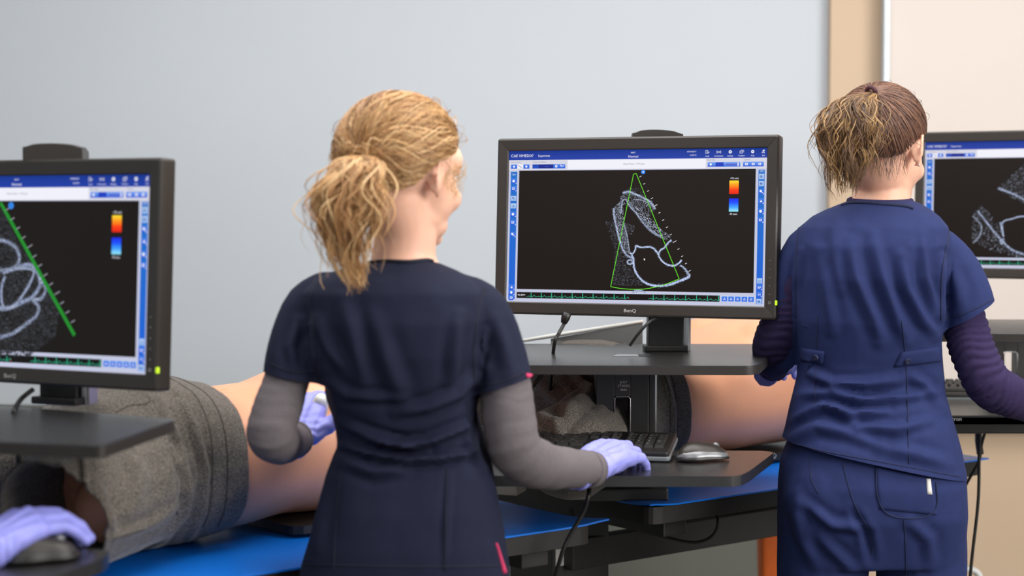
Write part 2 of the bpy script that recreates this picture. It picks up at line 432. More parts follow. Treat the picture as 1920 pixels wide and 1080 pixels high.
WH = (240, 240, 250)
def chrome(c):
    c.rect(0, 0, 1, 1, (196, 200, 224), 0)
    c.rect(0, 0, 1, .061, (16, 52, 142), 1, (28, 62, 168))
    c.text('CAE VIMEDIX', .007, .041, .0052, WH, 2); c.text('TM', .092, .031, .002, WH, 2)
    c.text('Superman', .117, .040, .0042, WH, 2)
    c.text('NAIT', .493, .024, .0028, WH, 2, True); c.text('Normal', .493, .052, .0044, WH, 2, True)
    c.text('07/04/2017', .717, .022, .0027, WH, 2, True); c.text('16:39:31', .722, .045, .0027, WH, 2, True)
    for i, (u, t) in enumerate(((.776, 'Load'), (.819, 'Connection'), (.862, 'Settings'), (.904, 'Toolbars'), (.945, 'Help'), (.985, 'Exit'))):
        c.text(t, u, .051, .0025, WH, 2, True)
        if i == 0: c.line([(u - .006, .012), (u + .002, .012), (u + .002, .016)], .0006, WH, 2); c.line([(u - .006, .012), (u - .006, .031), (u + .004, .031), (u + .004, .027)], .0006, WH, 2); c.line([(u - .002, .022), (u + .008, .022)], .0012, WH, 2)
        elif i == 1:
            c.disc(u, .022, .0009, WH, 2)
            for sg in (-1, 1): c.line([(u + sg * .003, .016), (u + sg * .0045, .022), (u + sg * .003, .028)], .0006, WH, 2); c.line([(u + sg * .006, .012), (u + sg * .0085, .022), (u + sg * .006, .032)], .0006, WH, 2)
        elif i in (2, 4): c.disc(u, .022, .0031, WH, 2); c.disc(u, .022, .0011, (20, 52, 150), 3)
        elif i == 3: c.rect(u - .007, .016, u + .004, .032, WH, 2); c.rect(u - .0055, .019, u + .0025, .029, (20, 52, 150), 3); c.line([(u - .002, .012), (u + .008, .012), (u + .008, .026)], .0006, WH, 2)
        else: c.disc(u + .002, .012, .0009, WH, 2); c.line([(u + .001, .015), (u - .002, .024), (u + .003, .028), (u + .002, .034)], .001, WH, 2); c.line([(u - .002, .024), (u - .006, .031)], .001, WH, 2); c.line([(u - .005, .018), (u + .001, .015), (u + .005, .020)], .0007, WH, 2)
    c.rect(0, .061, 1, .129, (214, 214, 228), 1)
    c.rect(.236, .064, .771, .124, (240, 240, 250), 2)
    G = (120, 120, 140)
    c.text('Virtual probe', .008, .079, .0026, G, 3); c.text('Target Cut Planes', .096, .079, .0026, G, 3)
    c.text('Heart Rate = 90 bpm', .455, .098, .0034, (130, 130, 150), 3)
    c.text('Recording', .775, .076, .0026, G, 3); c.text('Capture', .912, .076, .0026, G, 3)
    B1, B2 = (70, 130, 235), (30, 90, 215)
    for u0, u1 in ((.008, .033), (.058, .083)): c.rect(u0, .09, u1, .118, B1, 3, B2); c.disc((u0 + u1) / 2, .104, .0022, WH, 4)
    c.rect(.033, .09, .058, .118, WH, 3); c.line([(.038, .097), (.052, .111)], .001, (30, 60, 140), 4)
    c.rect(.095, .09, .18, .118, (18, 62, 170), 3, (24, 84, 200)); c.rect(.12, .092, .178, .116, (14, 40, 140), 4)
    c.line([(.145, .105), (.150, .102), (.155, .106), (.160, .103)], .0005, (90, 130, 220), 5)
    c.rect(.18, .09, .202, .118, B1, 3, B2); c.disc(.191, .104, .0026, WH, 4); c.disc(.191, .104, .001, B2, 5)
    c.rect(.202, .09, .227, .118, B1, 3, B2); c.disc(.21, .1, .0014, WH, 4); c.line([(.212, .11), (.222, .097)], .001, WH, 4)
    c.rect(.778, .086, .900, .116, (120, 165, 240), 3, B2); c.rect(.808, .088, .838, .114, (22, 60, 190), 4); c.disc(.79, .101, .0022, WH, 5)
    c.rect(.848, .098, .89, .104, (90, 80, 190), 4); c.rect(.890, .090, .894, .112, WH, 5)
    c.rect(.910, .086, .987, .116, (110, 158, 240), 3, B2)
    for u in (.923, .948, .972): c.rect(u - .005, .094, u + .005, .108, WH, 4); c.disc(u, .101, .001, B2, 5)
    # side bars
    for (u0, u1, items) in ((.008, .034, (.155, .20, .25, .315, .365, .42, .475, .555, .905, .94, .975)), (.968, .991, (.145, .18, .225, .275, .335, .40, .455, .84, .88, .925, .97))):
        c.rect(u0, .137, u1, .985, (28, 112, 200), 2, (24, 96, 214))
        for i, v in enumerate(items):
            pale = i in ((3, 4) if u0 < .1 else (1, 2, 7, 10))
            if i == 0: c.text('Sim' if u0 < .1 else 'U/S', (u0 + u1) / 2, v + .006, .0032, WH, 4, True); continue
            c.rect(u0 + .002, v - .017, u1 - .002, v + .017, (178, 205, 240) if pale else (66, 128, 232), 3, (150, 185, 235) if pale else (34, 92, 216))
            um = (u0 + u1) / 2; k = i % 4
            col = (110, 140, 190) if pale else WH
            if u0 > .9 and 7 <= i <= 9: c.text(('2D', 'BP', 'M')[i - 7], um, v + .009, .0042, (90, 120, 200) if pale else WH, 4, True)
            elif k == 0: c.poly([(um - .005, v + .007), (um, v - .008), (um + .005, v + .007)], col, 4)
            elif k == 1: c.disc(um - .001, v, .0026, col, 4)
            elif k == 2: c.rect(um - .006, v - .007, um + .004, v + .007, col, 4); c.rect(um - .004, v - .003, um + .002, v + .003, (60, 110, 220), 5)
            else: c.disc(um - .002, v - .003, .0022, col, 4); c.line([(um, v), (um + .006, v + .009)], .0012, col, 4)
            if not pale: c.poly([(u1 - .002, v + .017), (u1 - .006, v + .017), (u1 - .002, v + .008)], WH, 5)
    c.rect(.042, .131, .958, .917, (18, 15, 14), 2)
    # heartbeat strip
    c.rect(.042, .936, .833, .976, (10, 10, 12), 2); c.text('90 BPM', .046, .961, .0034, WH, 3)
    for s0, s1 in ((.082, .488), (.563, .833)):
        u = s0; q = []
        while u < s1:
            for du, dv in ((0, 0), (.006, -.001), (.009, -.006), (.012, 0), (.0165, 0), (.0175, .003), (.0185, -.034), (.0198, .006), (.021, 0), (.0265, -.002), (.031, -.011), (.035, -.001)):
                if u + du < s1: q.append((u + du, .966 + dv))
            u += .0412
        c.line(q, .0007, (52, 190, 150), 3)
    c.disc(.488, .966, .0008, (240, 60, 60), 4)
    c.rect(.838, .938, .963, .975, (196, 212, 240), 2)
    for i in range(5):
        u = .851 + i * .0247; c.rect(u - .0105, .941, u + .0105, .972, (70, 130, 232), 3, (40, 100, 220)); c.poly([(u - .005, .963), (u, .948), (u + .005, .963)], WH, 4); c.disc(u, .958, .001, (50, 110, 225), 5)
    # velocity bars
    def bar(v0, v1, cs):
        n = len(cs) - 1
        for i in range(n): c.rect(.861, v0 + (v1 - v0) * i / n, .896, v0 + (v1 - v0) * (i + 1) / n, cs[i], 3, cs[i + 1])
    bar(.205, .29, [(255, 225, 50), (255, 150, 20), (255, 60, 10), (225, 30, 10)])
    bar(.318, .402, [(20, 30, 235), (20, 80, 250), (60, 160, 250), (150, 235, 250)])
    c.text('+70 cm/s', .879, .196, .0036, WH, 3, True, .85); c.text('-70 cm/s', .877, .423, .0036, WH, 3, True, .85)
def echo_line(c, pts, w0, w1, bright=1.0, lay=5, dens=1.0, solid=.75):
    """a grainy bright echo stroke through photo points; widths in mm"""
    w0 *= 1.35; w1 *= 1.35; rnd = random.Random(len(pts) * 13 + int(pts[0][0])); q = [c.uv(*p) for p in pts]
    q = [(v.x, v.y) for v in spline([Vector((a, b, 0)) for a, b in q], 8 * len(q))]
    L = 0; seg = []
    for a, b in zip(q, q[1:]):
        d = math.hypot((b[0] - a[0]) * AW, (b[1] - a[1]) * AH); seg.append((a, b, d)); L += d
    acc = 0
    if solid:
        for a, b, d in seg:
            t = acc / L; acc += d; k = solid * bright * rnd.uniform(.75, 1.1)
            c.line([a, b], (w0 + (w1 - w0) * t) * .55, (min(255, 150 * k), min(255, 165 * k), min(255, 205 * k)), lay)
    acc = 0
    for a, b, d in seg:
        t = acc / L; acc += d; wd = w0 + (w1 - w0) * t; ang = math.atan2((b[1] - a[1]) * AH, (b[0] - a[0]) * AW)
        for _ in range(max(1, int(d / .0006 * dens * 2))):
            f = rnd.random(); g = rnd.gauss(0, .3) * wd; k = min(1.12, rnd.uniform(.7, 1.4) * bright) * max(.3, 1 - abs(g) / wd)
            u = a[0] + (b[0] - a[0]) * f - math.sin(ang) * g / AW; v = a[1] + (b[1] - a[1]) * f + math.cos(ang) * g / AH
            c.speck(u, v, rnd.uniform(.0003, .0009), rnd.uniform(.0002, .0005), ang + rnd.uniform(-.5, .5), (205 * k, 218 * k, 245 * k), lay + 1)
def echo_cloud(c, poly, n, lo, hi, seed, ang=.7, size=1.0):
    size *= 1.25
    """faint speckle inside a photo polygon"""
    rnd = random.Random(seed); q = [c.uv(*p) for p in poly]
    u0, u1 = min(a for a, b in q), max(a for a, b in q); v0, v1 = min(b for a, b in q), max(b for a, b in q)
    def inside(x, y):
        r = False; j = len(q) - 1
        for i in range(len(q)):
            if (q[i][1] > y) != (q[j][1] > y) and x < (q[j][0] - q[i][0]) * (y - q[i][1]) / (q[j][1] - q[i][1]) + q[i][0]: r = not r
            j = i
        return r
    for _ in range(n):
        u, v = rnd.uniform(u0, u1), rnd.uniform(v0, v1)
        if inside(u, v):
            k = min(1, 1.25 * rnd.uniform(lo, hi) * (1.0 if rnd.random() < .8 else 1.4))
            c.speck(u, v, rnd.uniform(.0002, .0008) * size, rnd.uniform(.00015, .0004) * size, ang + rnd.uniform(-.3, .3), (200 * k + 12, 212 * k + 12, 240 * k + 12), 4)
def c5(x, y): return (1100 + x / 4.32, 330 + y / 4.32)
def monitor(center, yaw, tilt, label, draw):
    M = mon_matrix(center, yaw, tilt)
    t = empty('monitor', center + Vector((0, 0, -MH / 2)), label, 'monitor', 'widescreen computer monitors')
    x0, y0 = MW / 2, MH / 2; a, b = AW / 2, AH / 2
    # bezel: a frame with a stepped inner lip and a bulged rear shell
    bm = bmesh.new()
    def rr(hx, hy, r, z):
        return [bm.verts.new((x, y, z)) for x, y in round_poly([(-hx, -hy), (hx, -hy), (hx, hy), (-hx, hy)], r, 4)]
    L = [rr(a, b, .0008, -.004), rr(a, b, .0008, .0035), rr(a + .002, b + .002, .001, .005), rr(x0 - .004, y0 - .004, .004, .006), rr(x0 - .001, y0 - .001, .005, .004), rr(x0, y0, .006, 0), rr(x0, y0, .006, -.026), rr(x0 - .03, y0 - .03, .01, -.036), rr(x0 - .12, y0 - .08, .02, -.05)]
    n = len(L[0])
    for A, B in zip(L, L[1:]):
        for i in range(n): bm.faces.new((A[i], A[(i + 1) % n], B[(i + 1) % n], B[i]))
    bm.faces.new(L[-1]); bm.faces.new(L[0])
    bz = bm_obj('bezel', bm, M_bezel, t, True, M, angle=.5)
    c = Canvas(M); chrome(c); draw(c); c.build(t, -.0005)
    bm = bmesh.new(); text_into(bm, 'BenQ', M @ Matrix.Translation((-.002, -y0 + .0085, .0063)), .0062, True, 1.15); bm_obj('logo', bm, M_ink, bz, recalc=False)
    bm = bmesh.new()
    for i in range(5): ell(bm, M @ Vector((x0 - .013, -.062 - i * .0155, .0062)), (.0006, .0006, .0006), u=8, v=6)
    q = [M @ Vector((x0 - .013 + .0022 * math.cos(i / 12 * 6.283), -.062 - 5 * .0155 + .0022 * math.sin(i / 12 * 6.283), .0062)) for i in range(13)]
    tube(bm, q, .0003, 4); tag(bm_obj('button_marks', bm, M_ink, t), 'tiny touch button marks')
    bm = bmesh.new(); box(bm, (x0 - .001, -.062 - 5 * .0155, .003), (.004, .009, .005), M); tag(bm_obj('power_light', bm, M_led, t, bevel=.001), 'yellow green power light')
    return t, M
# main echo picture
def draw_main(c):
    T = lambda *p: [c5(*q) for q in p]
    echo_cloud(c, T((345, 120), (500, 190), (560, 270), (500, 330), (420, 240), (330, 210), (280, 260), (270, 170)), 1500, .15, .6, 1, .9)
    echo_cloud(c, T((330, 190), (420, 250), (530, 350), (610, 440), (690, 490), (650, 520), (560, 480), (470, 390), (370, 270)), 2600, .3, .85, 2, .9)
    echo_cloud(c, T((215, 260), (290, 190), (300, 330), (330, 460), (350, 600), (380, 650), (320, 620), (270, 520), (240, 400)), 2600, .2, .7, 3, 1.4)
    echo_cloud(c, T((150, 370), (215, 350), (240, 480), (290, 600), (350, 700), (380, 800), (470, 890), (200, 890), (230, 640), (190, 470)), 3400, .02, .3, 4, .0, 1.3)
    echo_cloud(c, T((330, 90), (440, 100), (500, 150), (360, 130)), 200, .05, .3, 5)
    echo_cloud(c, T((300, 380), (400, 400), (360, 480), (320, 470)), 250, .1, .4, 6)
    echo_line(c, T((292, 138), (340, 128), (400, 150), (470, 182), (520, 215), (556, 268)), .0055, .004, 1.15)
    echo_line(c, T((380, 190), (440, 195), (500, 220), (530, 245)), .002, .002, .8)
    echo_line(c, T((280, 300), (285, 225), (300, 190), (320, 195), (345, 240), (400, 300), (450, 370), (500, 425), (550, 465), (605, 495)), .002, .0045, 1)
    echo_line(c, T((222, 260), (222, 320), (238, 400), (262, 500), (292, 590), (325, 640), (370, 665)), .005, .005, 1.1)
    echo_line(c, T((305, 400), (325, 470), (338, 550), (345, 610)), .0028, .002, .85)
    echo_line(c, T((350, 625), (375, 628), (395, 590), (400, 565), (440, 578), (490, 575), (530, 580), (565, 610), (580, 635)), .0035, .004, 1.15, solid=1)
    echo_line(c, T((688, 520), (660, 540), (630, 580), (600, 600), (582, 635), (600, 675), (640, 712), (700, 728), (745, 708), (770, 680)), .0035, .004, 1.15, solid=1)
    echo_line(c, T((365, 640), (378, 670), (380, 710), (390, 760), (420, 815), (470, 862), (530, 885), (600, 890), (680, 878), (740, 855), (800, 832), (835, 812)), .0045, .006, 1.15, solid=1)
    echo_line(c, T((835, 812), (815, 780), (790, 745), (755, 722)), .006, .003, 1.05, solid=.9)
    echo_line(c, T((348, 680), (330, 690), (335, 708), (355, 715), (372, 700), (365, 682), (348, 680)), .0035, .0035, 1.1, solid=.9)
    echo_line(c, T((368, 945), (395, 930), (435, 928), (475, 944)), .004, .004, 1.1, solid=.9)
    g = (110, 235, 50)
    q = [c.uv(1188, 326.5), c.uv(1193, 325.5), c.uv(1273.5, 523)]; c.line([q[0], q[1], q[2]], .0011, g, 7)
    q = [c.uv(x, y) for x, y in ((1188, 326.5), (1145, 537.5))]; c.line(q, .0011, g, 7)
    q = [c.uv(x, y) for x, y in ((1145, 537.5), (1165, 541), (1190, 542.5), (1215, 541), (1245, 534), (1273.5, 523))]; c.line([(v.x, v.y) for v in spline([Vector((*a, 0)) for a in q], 20)], .0011, g, 7)
    for i in range(14):
        x = 1201 + i * 7.1; y = 331 + i * 13.6; l = 3.2 if i in (4, 9) else 1.8
        c.line([c.uv(x - l, y + l * .5), c.uv(x + l, y - l * .6)], .0009, WH, 7)
    u, v = c.uv(1206, 322.5); c.disc(u, v, .0042, (36, 130, 235), 7, 16); c.poly([(u - .005, v), (u + .003, v - .006), (u + .003, v + .006)], WH, 8)
    u, v = c.uv(1208.5, 486); c.poly([(u - .002, v - .008), (u + .003, v + .003), (u, v + .009), (u - .003, v + .003)], WH, 8)
def c1(x, y): return (x / 1.8, 240 + y / 1.8)
def draw_left(c):
    T = lambda *p: [c1(*q) for q in p]
    echo_cloud(c, T((-200, 300), (10, 262), (60, 380), (140, 500), (200, 600), (190, 700), (100, 770), (-200, 770)), 15000, .04, .2, 11, .2, 2.2)
    echo_line(c, T((-40, 380), (10, 380), (50, 400), (66, 440), (50, 470), (10, 480), (-40, 470)), .007, .008, .9, solid=.8)
    echo_line(c, T((60, 470), (100, 462), (128, 490), (135, 530), (110, 570), (80, 585), (20, 610), (-30, 600)), .008, .009, .9, solid=.9)
    echo_line(c, T((10, 490), (60, 475), (108, 478), (112, 500), (80, 560), (40, 605), (10, 600), (5, 540), (18, 500)), .005, .006, .9, solid=.9)
    echo_line(c, T((135, 515), (155, 540), (140, 575), (110, 580), (130, 600), (125, 630), (90, 660), (40, 695), (-20, 710)), .006, .008, .9, solid=.8)
    c.line([c.uv(*c1(2, 252)), c.uv(*c1(252, 700))], .006, (30, 140, 44), 7)
    for i in range(13):
        x, y = 18 + i * 18.5, 275 + i * 31.5; l = 12 if i in (4, 9) else 7
        c.line([c.uv(*c1(x, y + 4)), c.uv(*c1(x + l + 6, y - l * .6))], .0016, (150, 150, 160), 7)
    u, v = c.uv(*c1(38, 262)); c.disc(u, v, .0056, (50, 130, 225), 8, 16)
def draw_right(c):
    def c6(x, y): return (1680 + x / 1.6625, 230 + y / 1.6615)
    T = lambda *p: [c6(*q) for q in p]
    echo_cloud(c, T((320, 200), (399, 130), (470, 150), (460, 280), (399, 250), (330, 220)), 1800, .05, .45, 21, -.5, 1.6)
    echo_cloud(c, T((235, 370), (240, 280), (270, 255), (330, 330), (340, 380), (400, 415), (470, 420), (400, 425), (300, 400)), 2200, .1, .5, 22, .9, 1.6)
    echo_line(c, T((318, 205), (360, 220), (400, 240), (450, 275)), .006, .005, 1, solid=.8)
    echo_line(c, T((240, 290), (265, 320), (262, 350), (240, 375)), .004, .003, .9, solid=.5)
    echo_line(c, T((255, 275), (290, 320), (325, 362), (360, 395), (400, 410), (450, 415)), .005, .006, 1, solid=.8)
    echo_line(c, T((325, 310), (335, 355), (332, 312), (360, 300), (400, 292), (440, 310)), .0035, .004, 1, solid=.9)
    echo_line(c, T((338, 368), (330, 378), (325, 368), (338, 362)), .004, .004, 1, solid=.9)
mc2 = (P(1459, 425, 3.145) + P(932, 425, 3.337)) / 2
monitor(mc2, math.radians(20.3), math.radians(3.5), 'black widescreen monitor in the middle showing a green sector over a heart scan', draw_main)
mc1 = P(303, 515, 2.487) - Vector((math.cos(math.radians(26.6)), -math.sin(math.radians(26.6)), 0)) * MW / 2
monitor(mc1, math.radians(26.6), math.radians(3), 'out of focus monitor cut off by the left edge with a thick green scan line', draw_left)
mc3 = P(1715, 384, 4.04) + Vector((math.cos(math.radians(28)), -math.sin(math.radians(28)), 0)) * MW / 2
monitor(mc3, math.radians(28), math.radians(2), 'monitor at the right edge behind the dark haired woman', draw_right)

# ------------------------------------------------------------------ sit-stand workstations
def rotz(v, a): return Vector((v.x * math.cos(a) - v.y * math.sin(a), v.x * math.sin(a) + v.y * math.cos(a), v.z))
def workstation(label, col_xy, yaw, z_top, top_poly, z_tray, tray_poly, neck_xy, mon_c, mon_yaw, col_z0, cap, logo=True, brand=True):
    """column with slot, work surface, keyboard tray, monitor neck and rear cap; yaw turns the column face"""
    t = empty('sit_stand_workstation', (col_xy[0], col_xy[1], col_z0), label, 'desk riser', 'black sit-stand workstations')
    R = Matrix.Translation((col_xy[0], col_xy[1], 0)) @ Matrix.Rotation(yaw, 4, 'Z')
    # column: two uprights joined above a slot
    h0, h1 = col_z0, z_top - .026; sl1 = h1 - .051
    bm = bmesh.new()
    box(bm, (-.0325, 0, (h0 + h1) / 2), (.035, .045, h1 - h0), R); box(bm, (.0325, 0, (h0 + h1) / 2), (.035, .045, h1 - h0), R)
    box(bm, (0, 0, (sl1 + h1) / 2), (.0305, .045, h1 - sl1), R); box(bm, (0, 0, h0 + .02), (.0305, .045, .04), R)
    cl = bm_obj('column', bm, M_black, t, bevel=.0015)
    bm = bmesh.new()
    q = [R @ Vector(p) for p in ((-.0148, -.0235, h0 + .04), (-.0148, -.0235, sl1 - .004), (-.011, -.0235, sl1), (.011, -.0235, sl1), (.0148, -.0235, sl1 - .004), (.0148, -.0235, h0 + .04))]
    tube(bm, q, .0012, 6); bm_obj('slot_trim', bm, M_silver, cl, True)
    bm = bmesh.new(); box(bm, (.057, .012, (h0 + h1) / 2), (.012, .05, h1 - h0), R); bm_obj('side_rail', bm, M_black, t, bevel=.002)
    bm = bmesh.new(); box(bm, (.0645, -.008, (h0 + h1) / 2), (.0035, .012, h1 - h0), R); tag(bm_obj('rail_edge', bm, M_silver, t), 'silver edge')
    if logo:
        bm = bmesh.new()
        for i, s in enumerate(('JUST', 'STAND', 'desk')):
            text_into(bm, s, R @ Matrix.Translation((.002, -.0232, h1 - .0260 - i * .0070)) @ Matrix.Rotation(math.pi / 2, 4, 'X'), .0048)
        bm_obj('logo', bm, M_ink, cl, recalc=False)
    # clamp foot
    bm = bmesh.new(); box(bm, (0, .03, col_z0 + .012), (.17, .16, .024), R); bm_obj('base_clamp', bm, M_black, t, bevel=.004)
    # work surface
    bm = bmesh.new(); prism(bm, round_poly(top_poly, .014), z_top - .0165, z_top); ws = bm_obj('work_surface', bm, M_surf, t, bevel=.003)
    bm = bmesh.new(); text = round_poly(top_poly, .014); ctr = Vector((sum(p[0] for p in text) / len(text), sum(p[1] for p in text) / len(text)))
    pl = [tuple(ctr + (Vector(p) - ctr) * 1.0045) for p in text]; prism(bm, pl, z_top - .0155, z_top - .0025); bm_obj('edge_band', bm, M_edge, ws, bevel=.002)
    # tray
    bm = bmesh.new(); prism(bm, round_poly(tray_poly, .02), z_tray - .018, z_tray); tr = bm_obj('keyboard_tray', bm, M_surf, t, bevel=.004)
    cx = sum(p[0] for p in tray_poly) / len(tray_poly); cy = sum(p[1] for p in tray_poly) / len(tray_poly)
    bm = bmesh.new(); tube(bm, [(col_xy[0], col_xy[1], z_tray - .05), (col_xy[0] * .6 + cx * .4, col_xy[1] * .6 + cy * .4, z_tray - .045), (cx, cy, z_tray - .026)], .016, 8, flat=.5); bm_obj('tray_arm', bm, M_black, t)
    # neck behind the monitor and shiny post
    N = Matrix.Translation((neck_xy[0], neck_xy[1], 0)) @ Matrix.Rotation(yaw, 4, 'Z'); zt = mon_c.z + MH / 2
    bm = bmesh.new(); box(bm, (0, 0, (z_top + mon_c.z) / 2), (.070, .035, mon_c.z - z_top), N); box(bm, (.0, -.004, z_top + .006), (.085, .05, .012), N); nk = bm_obj('monitor_post', bm, M_black, t, bevel=.003)
    bm = bmesh.new(); box(bm, (.042, .006, (z_top + mon_c.z) / 2), (.009, .03, mon_c.z - z_top), N); box(bm, (.0485, 0, (z_top + mon_c.z) / 2), (.003, .01, mon_c.z - z_top), N); tag(bm_obj('post_trim', bm, M_silver, nk, bevel=.001), 'silver trim')
    # mounting arm to the monitor back
    back = mon_c + Vector((math.sin(mon_yaw), math.cos(mon_yaw), 0)) * .055
    bm = bmesh.new(); tube(bm, [(neck_xy[0], neck_xy[1], mon_c.z - .01), back], .022, 10)
    box(bm, back, (.1, .02, .1), Matrix.Translation(back) @ Matrix.Rotation(-mon_yaw, 4, 'Z') @ Matrix.Translation(-back)); bm_obj('mounting_plate', bm, M_black, t, bevel=.002)
    # rounded cap that shows above the monitor
    x0, x1, y1, Y = cap
    a = P(x0, y1 + 14, Y); b = P(x1, y1 + 14, Y); hh = P(x0, y1, Y).z
    bm = bmesh.new(); n = 12; rings = []
    for i in range(n + 1):
        s = i / n; x = a.x + (b.x - a.x) * s; e = (1 - abs(2 * s - 1) ** 8) ; zz = (a.z - .03); top = a.z + (hh - a.z) * (.55 + .45 * math.sin(math.pi * min(1, .15 + s * .8))) * (max(e, .72) if 0 < i < n else .66)
        rings.append([(x, Y - .012, zz), (x, Y + .03, zz), (x, Y + .03, top * 1.0 - .006), (x, Y + .01, top), (x, Y - .012, top - .001)])
    loft(bm, rings); box(bm, ((a.x + b.x) / 2, Y + .02, (a.z - .03 + mon_c.z) / 2), (.05, .012, a.z - .03 - mon_c.z)); bm_obj('column_cap', bm, M_bezel, t, bevel=.001)
    return t
# middle workstation
z2 = 1.172; zt2 = 1.005
a1 = PZ(1420, 686, z2); b1 = PZ(1468, 645, z2); colx, coly = .208, 3.235
lw = a1.x - colx; rw = b1.x - colx
top2 = [(colx - lw, a1.y + .012), (a1.x - .012, a1.y), (a1.x + .006, a1.y + .02), (b1.x, b1.y), (colx - rw, b1.y + .01)]
f1 = PZ(1385, 893, zt2); f2 = PZ(1404, 884, zt2); f3 = PZ(1449, 845, zt2)
tray2 = [(-.10, f1.y + .005), (f1.x, f1.y), (f2.x, f2.y), (f3.x, f3.y - .02), (f3.x - .02, f3.y), (-.10, f3.y + .01)]
ny = P(1250, 620, 3.30)
workstation('black sit-stand riser carrying the middle monitor with keyboard and mouse tray', (colx, coly), math.radians(2), z2, top2, zt2, tray2,
            (P(1247, 620, 3.33).x, 3.33), mc2, math.radians(20.3), TZ, (1185, 1280, 242.5, 3.30))
# left workstation
z1 = 1.15; zt1 = 1.0
fr = PZ(192, 836, z1); br = PZ(330, 786, z1); fl = PZ(-250, 818, z1); bk = PZ(100, 768, z1)
dd = (Vector(br) - Vector(bk)); bl = Vector(bk) - dd * 2.2
top1 = [(fl.x, fl.y), (fr.x, fr.y), (br.x, br.y), (bl.x, bl.y)]
g1 = PZ(110, 1077, zt1); g2 = PZ(196, 1046, zt1); g3 = PZ(208, 1031, zt1)
tray1 = [(-1.05, g1.y - .05), (g1.x - .06, g1.y - .05), (g1.x, g1.y), (g2.x, g2.y), (g3.x, g3.y), (-1.05, g3.y + .09)]
workstation('blurred black sit-stand riser at the left edge', (-.86, 2.37), math.radians(-24), z1, top1, zt1, tray1,
            (P(122, 750, 2.62).x, 2.62), mc1, math.radians(26.6), TZ, (46, 158, 268, 2.62), logo=False)
# right workstation
z3 = 1.205; zt3 = 1.035
q1 = PZ(1775, 624, z3); q2 = PZ(2010, 628, z3); q3 = PZ(1990, 586, z3); q4 = PZ(1700, 586, z3)
top3 = [(q1.x - .1, q1.y), (q2.x, q2.y), (q3.x, q3.y - .25), (q4.x, q4.y - .25)]
k1 = PZ(1700, 779, zt3); k2 = PZ(2050, 779, zt3); k3 = PZ(2050, 738, zt3); k4 = PZ(1700, 738, zt3)
tray3 = [(k1.x, k1.y), (k2.x, k2.y), (k3.x, k3.y), (k4.x, k4.y)]
ws3 = workstation('black sit-stand riser at the right edge behind the dark haired woman', (P(1889, 690, 3.85).x, 3.85), 0, z3, top3, zt3, tray3,
            (P(1985, 560, 4.0).x, 4.0), mc3, math.radians(28), zt3 - .045, (1985, 2060, 236, 4.0), logo=False)
bm = bmesh.new(); box(bm, ((k1.x + k2.x) / 2, k1.y + .006, zt3 - .019), (k2.x - k1.x, .012, .036)); bm_obj('tray_lip', bm, M_black, ws3, bevel=.003)
bm = bmesh.new(); tube(bm, [P(1838, 852, 3.74), P(1838, 800, 3.76), Vector((P(1889, 690, 3.85).x, 3.86, zt3 - .03))], .008, 8, n=12); bm_obj('clamp_bracket', bm, M_black, ws3, True)
bm = bmesh.new(); text_into(bm, 'ergotron', Matrix.Translation(P(1784, 789, k1.y - .002)) @ Matrix.Rotation(math.pi / 2, 4, 'X'), .0078)
tb = bm_obj('tray_lettering', bm, M_ink, ws3, recalc=False)
# flag: dark inset with bright slot on the middle surface
bm = bmesh.new(); pp = [PZ(*p, z2 + .0006) for p in ((1157, 664), (1195, 664), (1198, 668), (1149, 668))]
bm.faces.new([bm.verts.new(p) for p in pp][::-1]); w2 = bpy.data.objects['work_surface']; bm_obj('pale_inset', bm, M_silver, w2, recalc=False)
bm = bmesh.new(); pp = [PZ(*p, z2 + .0006) for p in ((1196, 664), (1222, 664), (1216, 668), (1199, 668))]
bm.faces.new([bm.verts.new(p) for p in pp][::-1]); bm_obj('slot_inset', bm, M_cable, w2, recalc=False)

